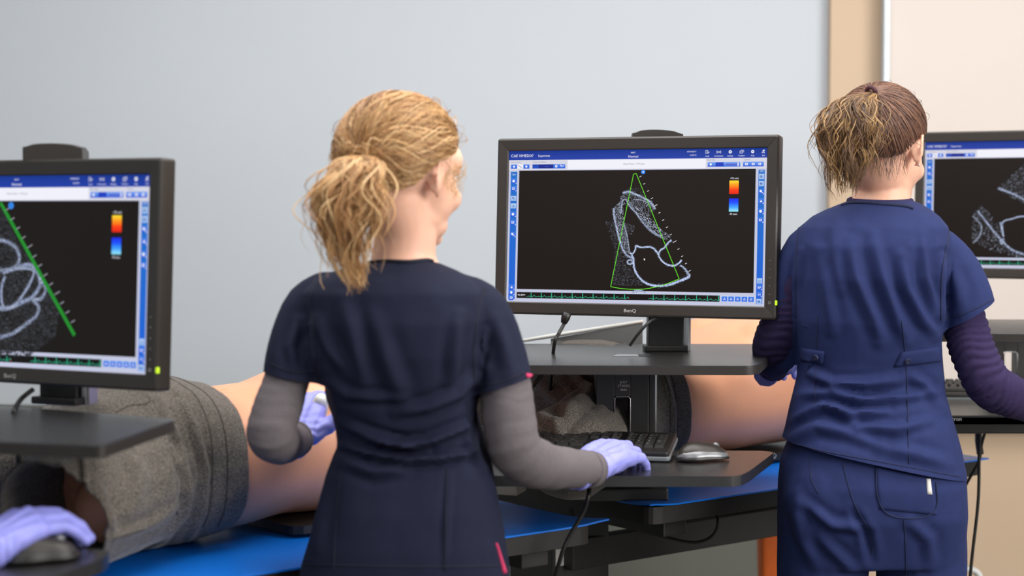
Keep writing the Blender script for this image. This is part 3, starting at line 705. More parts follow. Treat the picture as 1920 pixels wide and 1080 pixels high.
# ------------------------------------------------------------------ keyboards and mice
KEYME = None
def key_mesh(wd, dp):
    bm = bmesh.new()
    b = [(-wd / 2, -dp / 2), (wd / 2, -dp / 2), (wd / 2, dp / 2), (-wd / 2, dp / 2)]
    A = [bm.verts.new((x, y, 0)) for x, y in b]; B = [bm.verts.new((x * .84, y * .82 + .0006, .0055)) for x, y in b]
    bm.faces.new(B); bm.faces.new(A[::-1])
    for i in range(4): bm.faces.new((A[i], A[(i + 1) % 4], B[(i + 1) % 4], B[i]))
    me = bpy.data.meshes.new('key'); bm.to_mesh(me); bm.free(); me.materials.append(M_key); return me
_keys = {}
def keyboard(label, right_back, yaw, tilt, z, legends=True):
    """right_back = rear right corner on the tray; board .45 x .15"""
    W_, D_ = .448, .150
    M = Matrix.Translation(right_back) @ Matrix.Rotation(yaw, 4, 'Z') @ Matrix.Translation((-W_, -D_, 0)) @ Matrix.Rotation(tilt, 4, 'X')
    t = empty('keyboard', M @ Vector((W_ / 2, D_ / 2, 0)), label, 'keyboard', 'black computer keyboards')
    bm = bmesh.new(); prism(bm, round_poly([(0, 0), (W_, 0), (W_, D_), (0, D_)], .008), .004, .017); ca = bm_obj('case', bm, M_black, t, M=M, bevel=.003)
    bm = bmesh.new(); prism(bm, round_poly([(-.002, -.002), (W_ + .002, -.002), (W_ + .002, D_ + .002), (-.002, D_ + .002)], .009), .001, .0085); tag(bm_obj('rim', bm, mat('grey rim plastic', (112, 118, 120), .35, noise_scale=40, noise_amt=.03), ca, M=M, bevel=.002), 'grey rim')
    for x in (.05, W_ - .05):
        bm = bmesh.new(); box(bm, (x, D_ - .02, -.006), (.02, .008, .018), M); bm_obj('rear_foot', bm, M_black, t)
    rows = [('esc F1 F2 F3 F4 F5 F6 F7 F8 F9 F10 F11 F12'.split(), .134, 1), ('` 1 2 3 4 5 6 7 8 9 0 - = back'.split(), .112, 0), ('tab Q W E R T Y U I O P [ ] \\'.split(), .0935, 0),
            ('caps A S D F G H J K L ; \' enter'.split(), .075, 0), ('shift Z X C V B N M , . / shift'.split(), .0565, 0), ('ctrl win alt space alt win ctrl'.split(), .038, 0)]
    wide = {'back': 2, 'tab': 1.5, '\\': 1.5, 'caps': 1.75, 'enter': 2.25, 'shift': 2.4, 'ctrl': 1.35, 'win': 1.2, 'alt': 1.2, 'space': 6.4}
    leg = bmesh.new(); Ku = .0188
    def key(x, y, w_, s):
        k = round(w_, 2)
        if k not in _keys: _keys[k] = key_mesh(Ku * k - .0028, .0155)
        o = bpy.data.objects.new('key', _keys[k]); COL.objects.link(o); o.parent = t; o.matrix_parent_inverse = PM(t).inverted()
        o.matrix_basis = M @ Matrix.Translation((x, y, .0168))
        if legends and s not in ('space', ''): text_into(leg, s, M @ Matrix.Translation((x - .002, y - .001, .0227)), .0042 if len(s) < 3 else .0026)
    for names, y, fr_ in rows:
        tot = sum(wide.get(s, 1) for s in names); sc = 15 / tot; x = .012
        for s in names:
            w_ = wide.get(s, 1) * sc; key(x + Ku * w_ / 2, y, w_, s); x += Ku * w_
    for j, y in enumerate((.112, .0935)):
        for i in range(3): key(.305 + i * Ku, y, 1, ('ins', 'hm', 'pu', 'del', 'end', 'pd')[j * 3 + i])
    for i in range(3): key(.305 + i * Ku, .038, 1, '')
    key(.305 + Ku, .0565, 1, '')
    for r_, y in enumerate((.112, .0935, .075, .0565, .038)):
        for i in range(4):
            s = ('nm / * -', '7 8 9 +', '4 5 6 +', '1 2 3 en', '0 . en .')[r_].split()[i]; key(.372 + i * Ku * .98, y, 1, s)
    if legends:
        o = bm_obj('key_legends', leg, M_ink, t, recalc=False); tag(o, kind='stuff')
    else: leg.free()
    return t, M
kb2 = PZ(1277, 817, zt2 + .038)
keyboard('black keyboard on the middle tray under the purple gloved hand', Vector((kb2.x, f3.y - .005, zt2 + .002)), math.radians(-11), math.radians(6), 0)
kb3 = P(1835, 760, 3.7)
keyboard('black keyboard on the tray of the right riser', Vector((k4.x + .36, k4.y - .02, zt3 + .002)), 0, math.radians(5), 0)
def mouse(label, loc, yaw, shell=None):
    t = empty('computer_mouse', loc, label, 'computer mouse', 'computer mice')
    M = Matrix.Translation(loc) @ Matrix.Rotation(yaw, 4, 'Z')
    def body(sx, sy, h0, h1, zc, pinch=1.0):
        bm = bmesh.new(); rings = []; n = 22
        for i in range(13):
            s = i / 12; y = (-1 + 2 * s); wv = math.sqrt(max(.02, 1 - abs(y) ** 2.8)) * (1 - .13 * math.exp(-((y - .1) / .4) ** 2) * pinch)
            hgt = h1 * max(.05, (1 - abs(y) ** 2.6)) ** .55 * (1 - .22 * y) 
            rings.append([(sx * wv * math.cos(a_), sy * y, max(h0, zc + hgt * math.sin(a_) if math.sin(a_) > 0 else zc + h0 * math.sin(a_) * .6)) for a_ in [2 * math.pi * j / n for j in range(n)]])
        loft(bm, rings); return bm
    bm_obj('base', body(.030, .052, .001, .016, .004), M_black, t, True, M=M @ Matrix.Translation((0, 0, .0)))
    tag(bm_obj('side_shell', body(.0285, .050, .006, .0215, .006), shell or M_mousesil, t, True, M=M), 'glossy silver grey shell')
    bm_obj('button_cover', body(.0250, .0490, .008, .0275, .006, .6), M_bezel, t, True, M=M)
    bm = bmesh.new(); tube(bm, [(-.003, .026, .0255), (.003, .026, .0255)], .006, 14); bm_obj('scroll_wheel', bm, M_mousesil, t, True, M=M)
    return t
ml = PZ(1317, 864, zt2)
mouse('silver and black mouse on the middle tray beside the keyboard', Vector((ml.x, ml.y, zt2)), math.radians(-68))

# cables
def cable(label, pts, r, m=None, n=40, name='cable', group=None):
    bm = bmesh.new(); tube(bm, pts, r, 8, n=n); return tag(bm_obj(name, bm, m or M_cable, None, True), label, 'cable', group)
cable('black cable with thick plug hanging from the middle monitor', [P(1062, 590, 3.27), P(1058, 606, 3.27), P(1048, 625, 3.26), P(1039, 648, 3.25), P(1033, 668, 3.30) + Vector((0, .1, -.08))], .0035)
bm = bmesh.new(); tube(bm, [P(1064, 586, 3.268), P(1060, 597, 3.27), P(1057, 606, 3.27)], [.0085, .0085, .006], 12)
o = bm_obj('cable_plug', bm, M_black, bpy.data.objects['cable'], True)
cable('thin black cable looping from the middle monitor to the riser post', [P(1232, 596, 3.22), P(1215, 606, 3.2), P(1195, 628, 3.2), P(1181, 648, 3.21)], .003)
cable('black cable under the middle work surface left of the column', [P(1018, 700, 3.2), P(1000, 722, 3.2), P(985, 740, 3.22), P(960, 790, 3.25)], .004)
cable('black cable hanging below the grey sleeve in front of the tables', [PZ(1105, 905, zt2 - .03), P(1104, 925, 2.86), P(1094, 960, 2.86), P(1068, 1005, 2.86), P(1050, 1050, 2.86), P(1035, 1130, 2.9), P(1030, 1400, 2.9)], .0038)
cable('black cable looping low under the middle table', [P(1135, 966, 3.5), P(1180, 985, 3.5), P(1240, 1005, 3.5), P(1300, 1017, 3.5), P(1335, 1005, 3.5), P(1346, 975, 3.5), P(1330, 945, 3.55), P(1322, 925, 3.6)], .0032)
cable('short black cable under the table beside the navy trousers', [P(1400, 925, 3.9), P(1396, 945, 3.9), P(1415, 958, 3.9), P(1450, 950, 3.9), P(1480, 935, 3.9)], .003)
cable('black cable hanging straight down from the right riser', [P(1838, 780, 3.6), P(1836, 850, 3.62), P(1834, 940, 3.62), P(1822, 1050, 3.62), P(1812, 1160, 3.62)], .0036)
cable('black cable curving left below the right riser', [P(1856, 780, 3.62), P(1840, 835, 3.64), P(1835, 865, 3.66), P(1808, 915, 3.7), P(1790, 960, 3.75), P(1780, 1000, 3.75)], .0034)
cable('black cable behind the left monitor', [P(62, 730, 2.6), P(40, 748, 2.58), P(28, 768, 2.5), P(25, 775, 2.5)], .004)
cable('dark strap hanging below the left work surface', [P(34, 850, 2.62), P(36, 900, 2.62), P(40, 965, 2.62), P(44, 1060, 2.62)], .004)
rg = [P(1815 + 22 * math.cos(a), 1085 + 18 * math.sin(a), 3.8) for a in [i / 20 * 6.283 for i in range(21)]]
cable('pale coiled hose beside the navy trousers at the bottom', rg, .008, M_white, 40, 'coiled_hose')

# small boxes under the tables
p = P(1080, 1065, 3.45)
t = empty('computer_tower', (p.x, p.y, p.z - .1), 'black box with white label under the tables', 'computer')
Mx = Matrix.Translation(p) @ Matrix.Rotation(math.radians(20), 4, 'Z')
bm = bmesh.new(); box(bm, (0, .1, -.05), (.125, .25, .30), Mx); bm_obj('case', bm, M_black, t, bevel=.004)
bm = bmesh.new(); box(bm, (-.036, -.0262, .030), (.038, .001, .034), Mx); bm_obj('paper_label', bm, M_paper, t)
bm = bmesh.new(); box(bm, (.0, .06, .12), (.05, .05, .06), Mx); box(bm, (0, .06, -.215), (.11, .2, .03), Mx); bm_obj('holder', bm, M_frame, t, bevel=.003)
p = P(938, 947, 3.30)
bm = bmesh.new(); box(bm, (0, 0, 0), (.16, .07, .034), Matrix.Translation(Vector((p.x - .035, p.y, TZ + .0175))) @ Matrix.Rotation(math.radians(-16), 4, 'Z')); tag(bm_obj('cardboard_box', bm, mat('grey card', (168, 164, 155), .8, noise_scale=20, noise_amt=.04), bevel=.002), 'pale grey flat box on the left table behind the blonde woman', 'box')
p = P(1447, 968, 4.3)
bm = bmesh.new(); prism(bm, round_poly([(-.05, -.04), (.05, -.04), (.05, .04), (-.05, .04)], .012), 0, 1)
for v in bm.verts:
    k = .75 + .35 * v.co.z; v.co.x *= k; v.co.y *= k; v.co.z *= .7
tag(bm_obj('waste_bin', bm, M_orange, None, M=Matrix.Translation((p.x + .02, p.y, 0)), bevel=.004), 'orange bin under the middle table beside the navy trousers', 'bin')
# sheet with pale rim lying on the second manikin
t = empty('tablet', P(1100, 640, 3.52), 'black flat panel with pale rim behind the middle work surface', 'tablet')
bm = bmesh.new(); A = [P(1033, 636, 3.53), P(1205, 605, 3.60), P(1205, 660, 3.57), P(1033, 662, 3.50)]
f0 = [bm.verts.new(q) for q in A]; b0 = [bm.verts.new(q + Vector((0, .014, 0))) for q in A]
bm.faces.new(f0); bm.faces.new(b0[::-1])
for i in range(4): bm.faces.new((f0[i], f0[(i + 1) % 4], b0[(i + 1) % 4], b0[i]))
bm_obj('panel', bm, M_black, t, bevel=.002)
bm = bmesh.new(); tube(bm, [P(972, 640, 3.50), P(1033, 630, 3.53), P(1206, 602, 3.60)], [.0035, .0045, .003], 8); tag(bm_obj('rim', bm, M_white, t, True), 'pale rim')

# ------------------------------------------------------------------ simulator manikins
PHI = math.radians(40); AX = Vector((math.cos(PHI), math.sin(PHI), 0)); NR = Vector((math.sin(PHI), -math.cos(PHI), 0))
def manikin(wc, label, folds, body_folds, seed, openlegs=True):
    def L(t, l, z): return wc + AX * t + NR * l + Vector((0, 0, z))
    def ring(t, w_, z0, z1, e=2.5, n=40, g=0.0):
        out = []; cz = (z0 + z1) / 2; h = (z1 - z0) / 2 + g
        for j in range(n):
            a = 2 * math.pi * j / n; c, s = math.cos(a), math.sin(a)
            out.append(L(t, (w_ + g) * math.copysign(abs(c) ** (2 / e), c), cz + h * math.copysign(abs(s) ** (2 / e), s)))
        return out
    RW = [(-.24, .120, .93, 1.09), (-.19, .160, .915, 1.14), (-.12, .176, .909, 1.165), (-.05, .174, .909, 1.165), (0, .165, .91, 1.155), (.07, .156, .914, 1.145), (.15, .155, .924, 1.15),
          (.24, .165, .922, 1.175), (.33, .176, .922, 1.2), (.41, .184, .922, 1.205), (.48, .178, .924, 1.19), (.53, .14, .94, 1.16), (.57, .07, .97, 1.12), (.64, .055, .98, 1.1)]
    RW = [(r[0] if r[0] < .3 else .3 + (r[0] - .3) * .72, *r[1:]) for r in RW]
    t = empty('patient_manikin', L(0, 0, TZ), label, 'manikin', 'bare torso training manikins in shorts')
    bm = bmesh.new(); loft(bm, [ring(r[0], r[1] * (.88 if r[0] > -.1 else .74), r[2] + .012, r[3] - (.028 if r[0] > -.1 else .05)) if r[0] < -.01 else ring(*r) for r in RW])
    for s in (-1, 1):
        ell(bm, L(.42, s * .155, 1.07), (.065, .065, .075)); ell(bm, L(.345, s * .085, 1.145), (.085, .085, .062))
    if openlegs: limb(bm, [L(-.10, .085, 1.02), L(-.205, .150, .995)], [.088, .062]); limb(bm, [L(-.10, -.085, 1.02), L(-.19, -.155, 1.0)], [.088, .062])
    me = fuse(bm, .008, 5)
    nv = L(.045, .03, 1.15)
    def fn(co, no):
        d = np.hypot(co[:, 0] - nv.x, co[:, 1] - nv.y); top = (co[:, 2] > 1.08) * 1.0
        out = -.012 * np.exp(-(d / .011) ** 2) * top + .0022 * np.exp(-((d - .022) / .008) ** 2) * top
        return out + fold_fn(body_folds)(co, no) + noise_disp(9, .0035, seed)(co, no)
    displace(me, fn); body = link('torso', me, M_man, t, True)
    # shorts
    bm = bmesh.new(); loft(bm, [ring(*r[:4], g=.007 + (.003 if r[0] < -.05 else 0)) for r in RW if r[0] <= .03] + [ring(.028, .163, .912, 1.152, g=.004)])
    limb(bm, [L(-.10, .080, 1.03), L(-.22, .150, 1.01), L(-.36, .222, .995)], [.108, .096, .090]); limb(bm, [L(-.10, -.085, 1.03), L(-.2, -.165, 1.01), L(-.34, -.26, .995)], [.108, .095, .090])
    me = fuse(bm, .006, 3)
    displace(me, lambda co, no: fold_fn(folds)(co, no) + noise_disp(14, .005, seed + 2, (1, 1, .5))(co, no) + noise_disp(40, .0014, seed + 3)(co, no))
    me2 = me.copy()
    cut(me, L(.022, 0, 0), AX, fill=False)
    for b, q in ((L(-.10, .085, 1.03), L(-.335, .213, 1.0)), (L(-.10, -.085, 1.03), L(-.315, -.24, 1.0))):
        if openlegs: cut(me, q, (q - b).normalized() + Vector((0, 0, -.18)), near=(b, q, .16), fill=False)
    sh = link('shorts', me, M_shorts, t, True)
    md = sh.modifiers.new('cloth', 'SOLIDIFY'); md.thickness = .0035; md.offset = 0
    bv = bvh_of(me)
    # ribbed waistband with two stitch lines
    for k, (tt, g) in enumerate(((-.022, .0015), (-.050, .001))):
        pts = []
        for a in np.linspace(-.6, 1.25 * math.pi, 70):
            c_ = L(tt, .4 * math.cos(a), 1.04 + .4 * math.sin(a)); d = (L(tt, 0, 1.04) - c_).normalized()
            h, n_, i_, _ = bv.ray_cast(c_, d)
            if h is not None: pts.append(h + n_ * g)
        if len(pts) > 4:
            bm = bmesh.new(); tube(bm, pts, .0016, 6); bm_obj('stitching', bm, M_shortseam, sh, True)
    bm = bmesh.new(); pl = [L(a, b, 0).to_2d().to_tuple() for a, b in ((.12, -.15), (.12, .15), (.52, .15), (.52, -.15))]
    prism(bm, round_poly(pl, .03), TZ + .007, TZ + .021); bd = tag(bm_obj('base_board', bm, M_black, t, bevel=.003), 'black board under the back')
    # diamond mark on the board edge
    c_ = L(.30, .1505, TZ + .0175); bm = bmesh.new()
    tube(bm, [c_ + AX * .006, c_ + Vector((0, 0, .006)), c_ - AX * .006, c_ - Vector((0, 0, .006)), c_ + AX * .006], .0007, 4); bm_obj('diamond_mark', bm, M_ink, bd)
    return t, bv, sh, me, body
M_shortseam = mat('dark jersey seam', (62, 57, 52), .95, noise_scale=300, noise_amt=.1)
WC1 = Vector((-.55, 2.85, 0)); WC2 = Vector((.239, 3.58, 0))
foldsA = [([(330, 730), (365, 800), (385, 880), (380, 960), (355, 1010)], 7, .004), ([(300, 745), (335, 820), (352, 900), (345, 980)], 6, .0035),
          ([(320, 835), (348, 900), (350, 960), (310, 1010), (260, 1040)], 6, .004), ([(180, 910), (195, 960), (210, 1000)], 12, .006), ([(155, 850), (158, 900), (150, 925)], 6, .005),
          ([(250, 850), (262, 900), (250, 960)], 16, .003), ([(200, 1010), (280, 985), (330, 950)], 9, .004), ([(120, 870), (100, 900), (85, 940)], 8, .005)]
foldsB = [([(1010, 720), (1060, 760), (1100, 740)], 12, .007), ([(1040, 805), (1070, 770), (1110, 735), (1150, 720)], 12, .009), ([(990, 780), (1040, 790), (1060, 830)], 10, .006),
          ([(1080, 700), (1100, 720), (1130, 760)], 10, .008), ([(1245, 700), (1262, 760), (1262, 830)], 7, .003)]
bfold = [([(480, 700), (500, 740), (500, 800)], 30, .003)]
m1, bv1, sh1, shm1, tb1 = manikin(WC1, 'bare torso training manikin in grey shorts lying on the left table', foldsA, bfold, 1)
m2, bv2, sh2, shm2, tb2 = manikin(WC2, 'bare torso training manikin in grey shorts behind the middle riser', foldsB, [], 5, False)
# pocket, fly and hem stitching on the near shorts
surf_tube('stitching', bv1, [(218, 775), (245, 762), (270, 760), (282, 753)], .0018, M_shortseam, sh1, off=.0008)
surf_tube('stitching', bv1, [(275, 742), (300, 775), (318, 830), (330, 900), (332, 985)], .0014, M_shortseam, sh1, off=.0006)
surf_tube('stitching', bv1, [(150, 848), (156, 885), (158, 915)], .0016, M_shortseam, sh1, off=.0006)
surf_tube('stitching', bv1, [(210, 1010), (245, 1000), (270, 992)], .0016, M_shortseam, sh1, off=.0006)

# ------------------------------------------------------------------ people
def frame(o, fwd, up):
    y = fwd.normalized(); z = (up - y * up.dot(y)).normalized(); x = y.cross(z)
    return Matrix(((x.x, y.x, z.x, o.x), (x.y, y.y, z.y, o.y), (x.z, y.z, z.z, o.z), (0, 0, 0, 1)))
def add_bm(dst, src, M):
    me = bpy.data.meshes.new('t'); bmesh.ops.transform(src, matrix=M, verts=src.verts); src.to_mesh(me); src.free(); dst.from_mesh(me); bpy.data.meshes.remove(me)
def hand_bm(side, curls, spread=.05, thumb=None, fat=1.0, scale=1.0, cuff=.05):
    bm = bmesh.new(); s = side; kn = [(-s * .026, .086, .002), (-s * .007, .091, .004), (s * .012, .087, .002), (s * .029, .078, -.003)]
    Ls = [(.040, .024, .021), (.045, .028, .022), (.041, .026, .021), (.032, .019, .019)]
    for i, (k, l, cu) in enumerate(zip(kn, Ls, curls)):
        limb(bm, [(k[0] * .55, 0, 0), (k[0] * .9, .045, .003), k], [.0165 * fat, .0145 * fat, .0115 * fat], 8, 12)
        p = Vector(k); a = 0; pts = [p]; ang = (k[0]) * 6 * spread / .25
        for ll, c in zip(l, cu):
            a += c; d = Vector((math.sin(ang) * math.cos(a), math.cos(ang) * math.cos(a), -math.sin(a))); p = p + d * ll; pts.append(p)
        r0 = (.0100, .0102, .0098, .0086)[i] * fat
        for j in range(3): limb(bm, [pts[j], pts[j + 1]], [r0 * (1 - .08 * j), r0 * (.93 - .08 * j)], 5, 12)
        ell(bm, p, (r0 * .8,) * 3)
    ell(bm, (0, .048, -.006), (.036 * fat, .046, .0155 * fat)); ell(bm, (-s * .022, .032, -.012), (.017, .032, .015))
    th = thumb or [(-s * .018, .012, -.010), (-s * .043, .040, -.018), (-s * .056, .068, -.024), (-s * .058, .095, -.028)]
    th = [Vector(q) for q in th]
    for j in range(3): limb(bm, [th[j], th[j + 1]], [(.0155, .0125, .0110)[j] * fat, (.0125, .0110, .0088)[j] * fat], 5, 12)
    rings = [[(math.cos(a) * rx, y, math.sin(a) * rz) for a in [2 * math.pi * j / 20 for j in range(20)]] for y, rx, rz in ((-cuff, .0235 * fat, .021 * fat), (-.015, .0255 * fat, .021 * fat), (.01, .030 * fat, .019 * fat), (.03, .033, .017))]
    loft(bm, rings)
    if scale != 1: bmesh.ops.scale(bm, vec=(scale,) * 3, verts=bm.verts)
    return bm
def glove(parent, o, fwd, up, side, curls, label=None, seed=0, **k):
    bm = bmesh.new(); add_bm(bm, hand_bm(side, curls, **k), frame(o, fwd, up)); me = fuse(bm, .0021, 3)
    f = fwd.normalized()
    def fn(co, no):  # latex creases run across the wrist and palm
        rel = co - np.array(o); y = rel @ np.array(f); q = noise_disp(60, .0016, seed, (1, 1, 1))(co, no)
        return q + .0009 * np.sin(y * 420 + 4 * np.sin(co[:, 0] * 90) + 3 * np.sin(co[:, 2] * 70)) * np.clip((.06 - y) / .05, 0, 1)
    displace(me, fn); g = link('glove', me, M_glove, parent, True)
    if label: tag(g, label)
    return g
def head_bm():
    bm = bmesh.new()
    ell(bm, (0, -.012, .035), (.073, .094, .084), u=32, v=20); ell(bm, (0, .033, -.02), (.063, .058, .080), u=28, v=18)
    ell(bm, (0, .04, -.078), (.047, .044, .034)); ell(bm, (0, .074, -.101), (.019, .015, .015)); ell(bm, (0, .078, .035), (.05, .022, .032))
    for s in (-1, 1):
        ell(bm, (s * .036, .063, -.030), (.024, .021, .026)); ell(bm, (s * .040, .022, -.066), (.011, .030, .018))
        ell(bm, (s * .022, .091, .016), (.019, .008, .006))
        # ear: shell with rim and lobe
        R = Matrix.Rotation(s * -.35, 3, 'Z') @ Matrix.Rotation(-.15, 3, 'X')
        ell(bm, (s * .074, -.012, -.004), (.006, .015, .027), R)
        rim = [Vector((s * .073, .004, .004)), Vector((s * .077, .000, .020)), Vector((s * .082, -.014, .025)), Vector((s * .085, -.025, .012)), Vector((s * .083, -.022, -.008)), Vector((s * .076, -.012, -.024)), Vector((s * .070, -.004, -.031))]
        limb(bm, rim, [.0035, .0038, .0038, .0052], 16, 8)
    limb(bm, [(0, .088, .016), (0, .100, -.006), (0, .109, -.026)], [.0075, .009, .0115]); 
    for s in (-1, 1): ell(bm, (s * .010, .100, -.031), (.008, .009, .007))
    limb(bm, [(-.020, .083, -.058), (0, .092, -.056), (.020, .083, -.058)], [.005, .007, .005]); limb(bm, [(-.017, .081, -.068), (0, .090, -.070), (.017, .081, -.068)], [.005, .0075, .005])
    for v in bm.verts:
        if v.co.z < 0: v.co.z *= .86
    return bm
def face_parts(parent, HM, brow):
    for s in (-1, 1):
        bm = bmesh.new(); ell(bm, (s * .030, .074, .002), (.0125, .0115, .0115)); ey = bm_obj('eye', bm, M_eye, parent, True, M=HM)
        bm = bmesh.new(); ell(bm, (s * .030, .0822, .001), (.0056, .0036, .0056)); bm_obj('iris', bm, M_iris, ey, True, M=HM)
        bm = bmesh.new(); limb(bm, [(s * .015, .0955, .021), (s * .032, .0945, .027), (s * .048, .078, .023)], [.0028, .003, .0016], 8, 8); tag(bm_obj('eyebrow', bm, brow, parent, True, M=HM))
    bm = bmesh.new(); limb(bm, [(-.019, .0875, -.0515), (-.004, .0975, -.0495), (.004, .0975, -.0495), (.019, .0875, -.0515)], [.002, .0036, .002], 12, 8)
    limb(bm, [(-.017, .0855, -.057), (0, .0965, -.059), (.017, .0855, -.057)], [.002, .0042, .002], 12, 8); tag(bm_obj('mouth', bm, M_lip, parent, True, M=HM))
def superring(cx, cy, z, hx, hy, e=2.4, n=44, tiltx=0):
    out = []
    for j in range(n):
        a = 2 * math.pi * j / n; c, s = math.cos(a), math.sin(a)
        X = hx * math.copysign(abs(c) ** (2 / e), c)
        out.append(Vector((cx + X, cy + hy * math.copysign(abs(s) ** (2 / e), s), z + tiltx * X)))
    return out
def torso_rings(rows, D, shrink=1.0, e=2.4):
    out = []
    for y, xl, xr, dep, off in rows:
        a = P(xl, y, D); b = P(xr, y, D); out.append(superring((a.x + b.x) / 2, D + off, a.z, (b.x - a.x) / 2 * shrink, dep * shrink, e))
    return out
def grow_hair(parent, name, strands, cols, rad, sides=4, seed=1, label=None):
    """strands: list of point lists (world); each becomes a tapering tube with its own tint"""
    rnd = random.Random(seed); V_ = []; Fs = []; C_ = []
    for si, st in enumerate(strands):
        m = len(st); c0 = Vector(rnd.choice(cols)) if (si % 11 == 0 or si == 0) else c0; k = rnd.uniform(.85, 1.12); r = rad * rnd.uniform(.6, 1.3); prev = Vector((rnd.uniform(-1, 1), rnd.uniform(-1, 1), .3)); b0 = len(V_)
        for i, p in enumerate(st):
            t = st[min(i + 1, m - 1)] - st[max(i - 1, 0)]
            if t.length < 1e-9: t = Vector((0, 0, -1))
            t.normalize(); a = prev - t * prev.dot(t); a = a.normalized() if a.length > 1e-6 else t.orthogonal().normalized(); prev = a; b = t.cross(a)
            s = i / (m - 1); rr = r * min(1, 4 * s + .5) * (1 - .75 * s ** 3); l = k * (.9 + .25 * s)
            for j in range(sides):
                q = 2 * math.pi * j / sides; V_.append(p + (a * math.cos(q) + b * math.sin(q) * .6) * rr); C_.append((c0.x * l, c0.y * l, c0.z * l, 1))
        for i in range(m - 1):
            for j in range(sides):
                A = b0 + i * sides; Fs.append((A + j, A + (j + 1) % sides, A + sides + (j + 1) % sides, A + sides + j))
    me = bpy.data.meshes.new(name); me.from_pydata(V_, [], Fs)
    at = me.color_attributes.new('tint', 'FLOAT_COLOR', 'POINT'); at.data.foreach_set('color', np.array(C_, dtype=np.float32).ravel()); me.update()
    o = link(name, me, M_hair, parent, True)
    return tag(o, label, kind='stuff')
CE = Vector((0, -.012, .035))
def hairline(a):
    """elevation (rad) of the hairline at azimuth a from the front"""
    d = math.degrees(abs(a)); xs = [0, 35, 62, 80, 95, 112, 135, 180]; ys = [24, 21, 6, -3, -10, -34, -44, -46]
    for i in range(len(xs) - 1):
        if d <= xs[i + 1]: return math.radians(ys[i] + (ys[i + 1] - ys[i]) * (d - xs[i]) / (xs[i + 1] - xs[i]))
    return math.radians(ys[-1])
def scalp(HM, R, dirv, off): return HM @ (CE + Vector((dirv.x * (R[0] + off), dirv.y * (R[1] + off), dirv.z * (R[2] + off))))
def scalp_hair(parent, HM, R, band, n, cols, rad, puff, wave, seed):
    rnd = random.Random(seed); bd = Vector(((band[0] - CE.x) / R[0], (band[1] - CE.y) / R[1], (band[2] - CE.z) / R[2])); boff = bd.length; bdn = bd.normalized(); out = []
    for i in range(n):
        a = rnd.uniform(-math.pi, math.pi); el = hairline(a) + (rnd.random() ** 2.2 * .9 if rnd.random() < .55 else rnd.uniform(0, .06))
        d = Vector((math.sin(a) * math.cos(el), math.cos(a) * math.cos(el), math.sin(el))); ang = max(.05, d.angle(bdn)); st = []; ph = rnd.uniform(0, 6.28); lift = rnd.uniform(0, 1)
        sd = d.cross(bdn); sd = sd.normalized() if sd.length > 1e-5 else Vector((1, 0, 0))
        for j in range(13):
            s = j / 12; q = (d * math.sin((1 - s) * ang) + bdn * math.sin(s * ang)) / math.sin(ang) if ang < 3.1 else d.lerp(bdn, s)
            q = (q + sd * wave * math.sin(s * 7 + ph) * math.sin(math.pi * s)).normalized()
            o_ = .002 + puff * lift * math.sin(math.pi * min(1, s * 1.05)) ** .8
            if s > .85: o_ += (boff - 1) * R[1] * (s - .85) / .15
            st.append(scalp(HM, R, q, o_))
        out.append(st)
    return out
def hair_cap(parent, HM, R, col, name='hair'):
    bm = bmesh.new(); n, m = 48, 30; rows = []
    for i in range(m + 1):
        el = math.pi / 2 - (math.pi / 2 + .85) * i / m; r = []
        for j in range(n):
            a = 2 * math.pi * j / n - math.pi; h = hairline(a); k = 0 if el > h else min(1, (h - el) / .12)
            d = Vector((math.sin(a) * math.cos(el), math.cos(a) * math.cos(el), math.sin(el)))
            r.append(bm.verts.new(scalp(HM, R, d, -.001 - .022 * k)))
        rows.append(r)
    for i in range(m):
        for j in range(n):
            try: bm.faces.new((rows[i][j], rows[i][(j + 1) % n], rows[i + 1][(j + 1) % n], rows[i + 1][j]))
            except ValueError: pass
    bmesh.ops.remove_doubles(bm, verts=bm.verts, dist=1e-5)
    return bm_obj(name, bm, mat(name + ' base', col, .6, noise_scale=90, noise_amt=.25, bump=.4, bump_scale=250), parent, True)
def tail_strands(path, widths, n, m, wave, seed, length=(.75, 1.08), lx=Vector((1, 0, 0)), ly=Vector((0, 1, 0)), kfreq=(1.5, 3.2), dwid=.6):
    rnd = random.Random(seed); out = []
    for i in range(n):
        if i % 22 == 0 or n < 250:
            GX, GY = max(-1.05, min(1.05, rnd.gauss(0, .5))), rnd.gauss(0, .5); KF = rnd.uniform(*kfreq); PH, PH2 = rnd.uniform(0, 6.28), rnd.uniform(0, 6.28); LN = rnd.uniform(*length); AM = wave * rnd.uniform(.5, 1.5); tight = rnd.uniform(.05, .16)
        gx = GX + rnd.gauss(0, tight); gy = GY + rnd.gauss(0, tight); kf = KF * rnd.uniform(.96, 1.04); ph, ph2 = PH + rnd.gauss(0, .3), PH2 + rnd.gauss(0, .3); ln = LN * rnd.uniform(.85, 1.03); s0 = 0; st = []; am = AM * rnd.uniform(.8, 1.2)
        for j in range(m):
            s = s0 + (ln - s0) * j / (m - 1); sc = min(s, 1); c = spath(path, sc)
            if s > 1: c = c + (spath(path, 1) - spath(path, .96)).normalized() * (s - 1) * .25
            w_ = lerp_list(widths, sc); a_ = am * min(1, s * 4)
            st.append(c + lx * (gx * w_ + a_ * math.sin(6.28 * kf * s + ph)) + ly * (gy * w_ * dwid + a_ * math.cos(6.28 * kf * s + ph2)))
        out.append(st)
    return out
_sp = {}
def spath(path, s):
    k = id(path)
    if k not in _sp: _sp[k] = (path, spline(path, 60))
    q = _sp[k][1]; x = s * 59; j = min(int(x), 58); return q[j].lerp(q[j + 1], x - j)

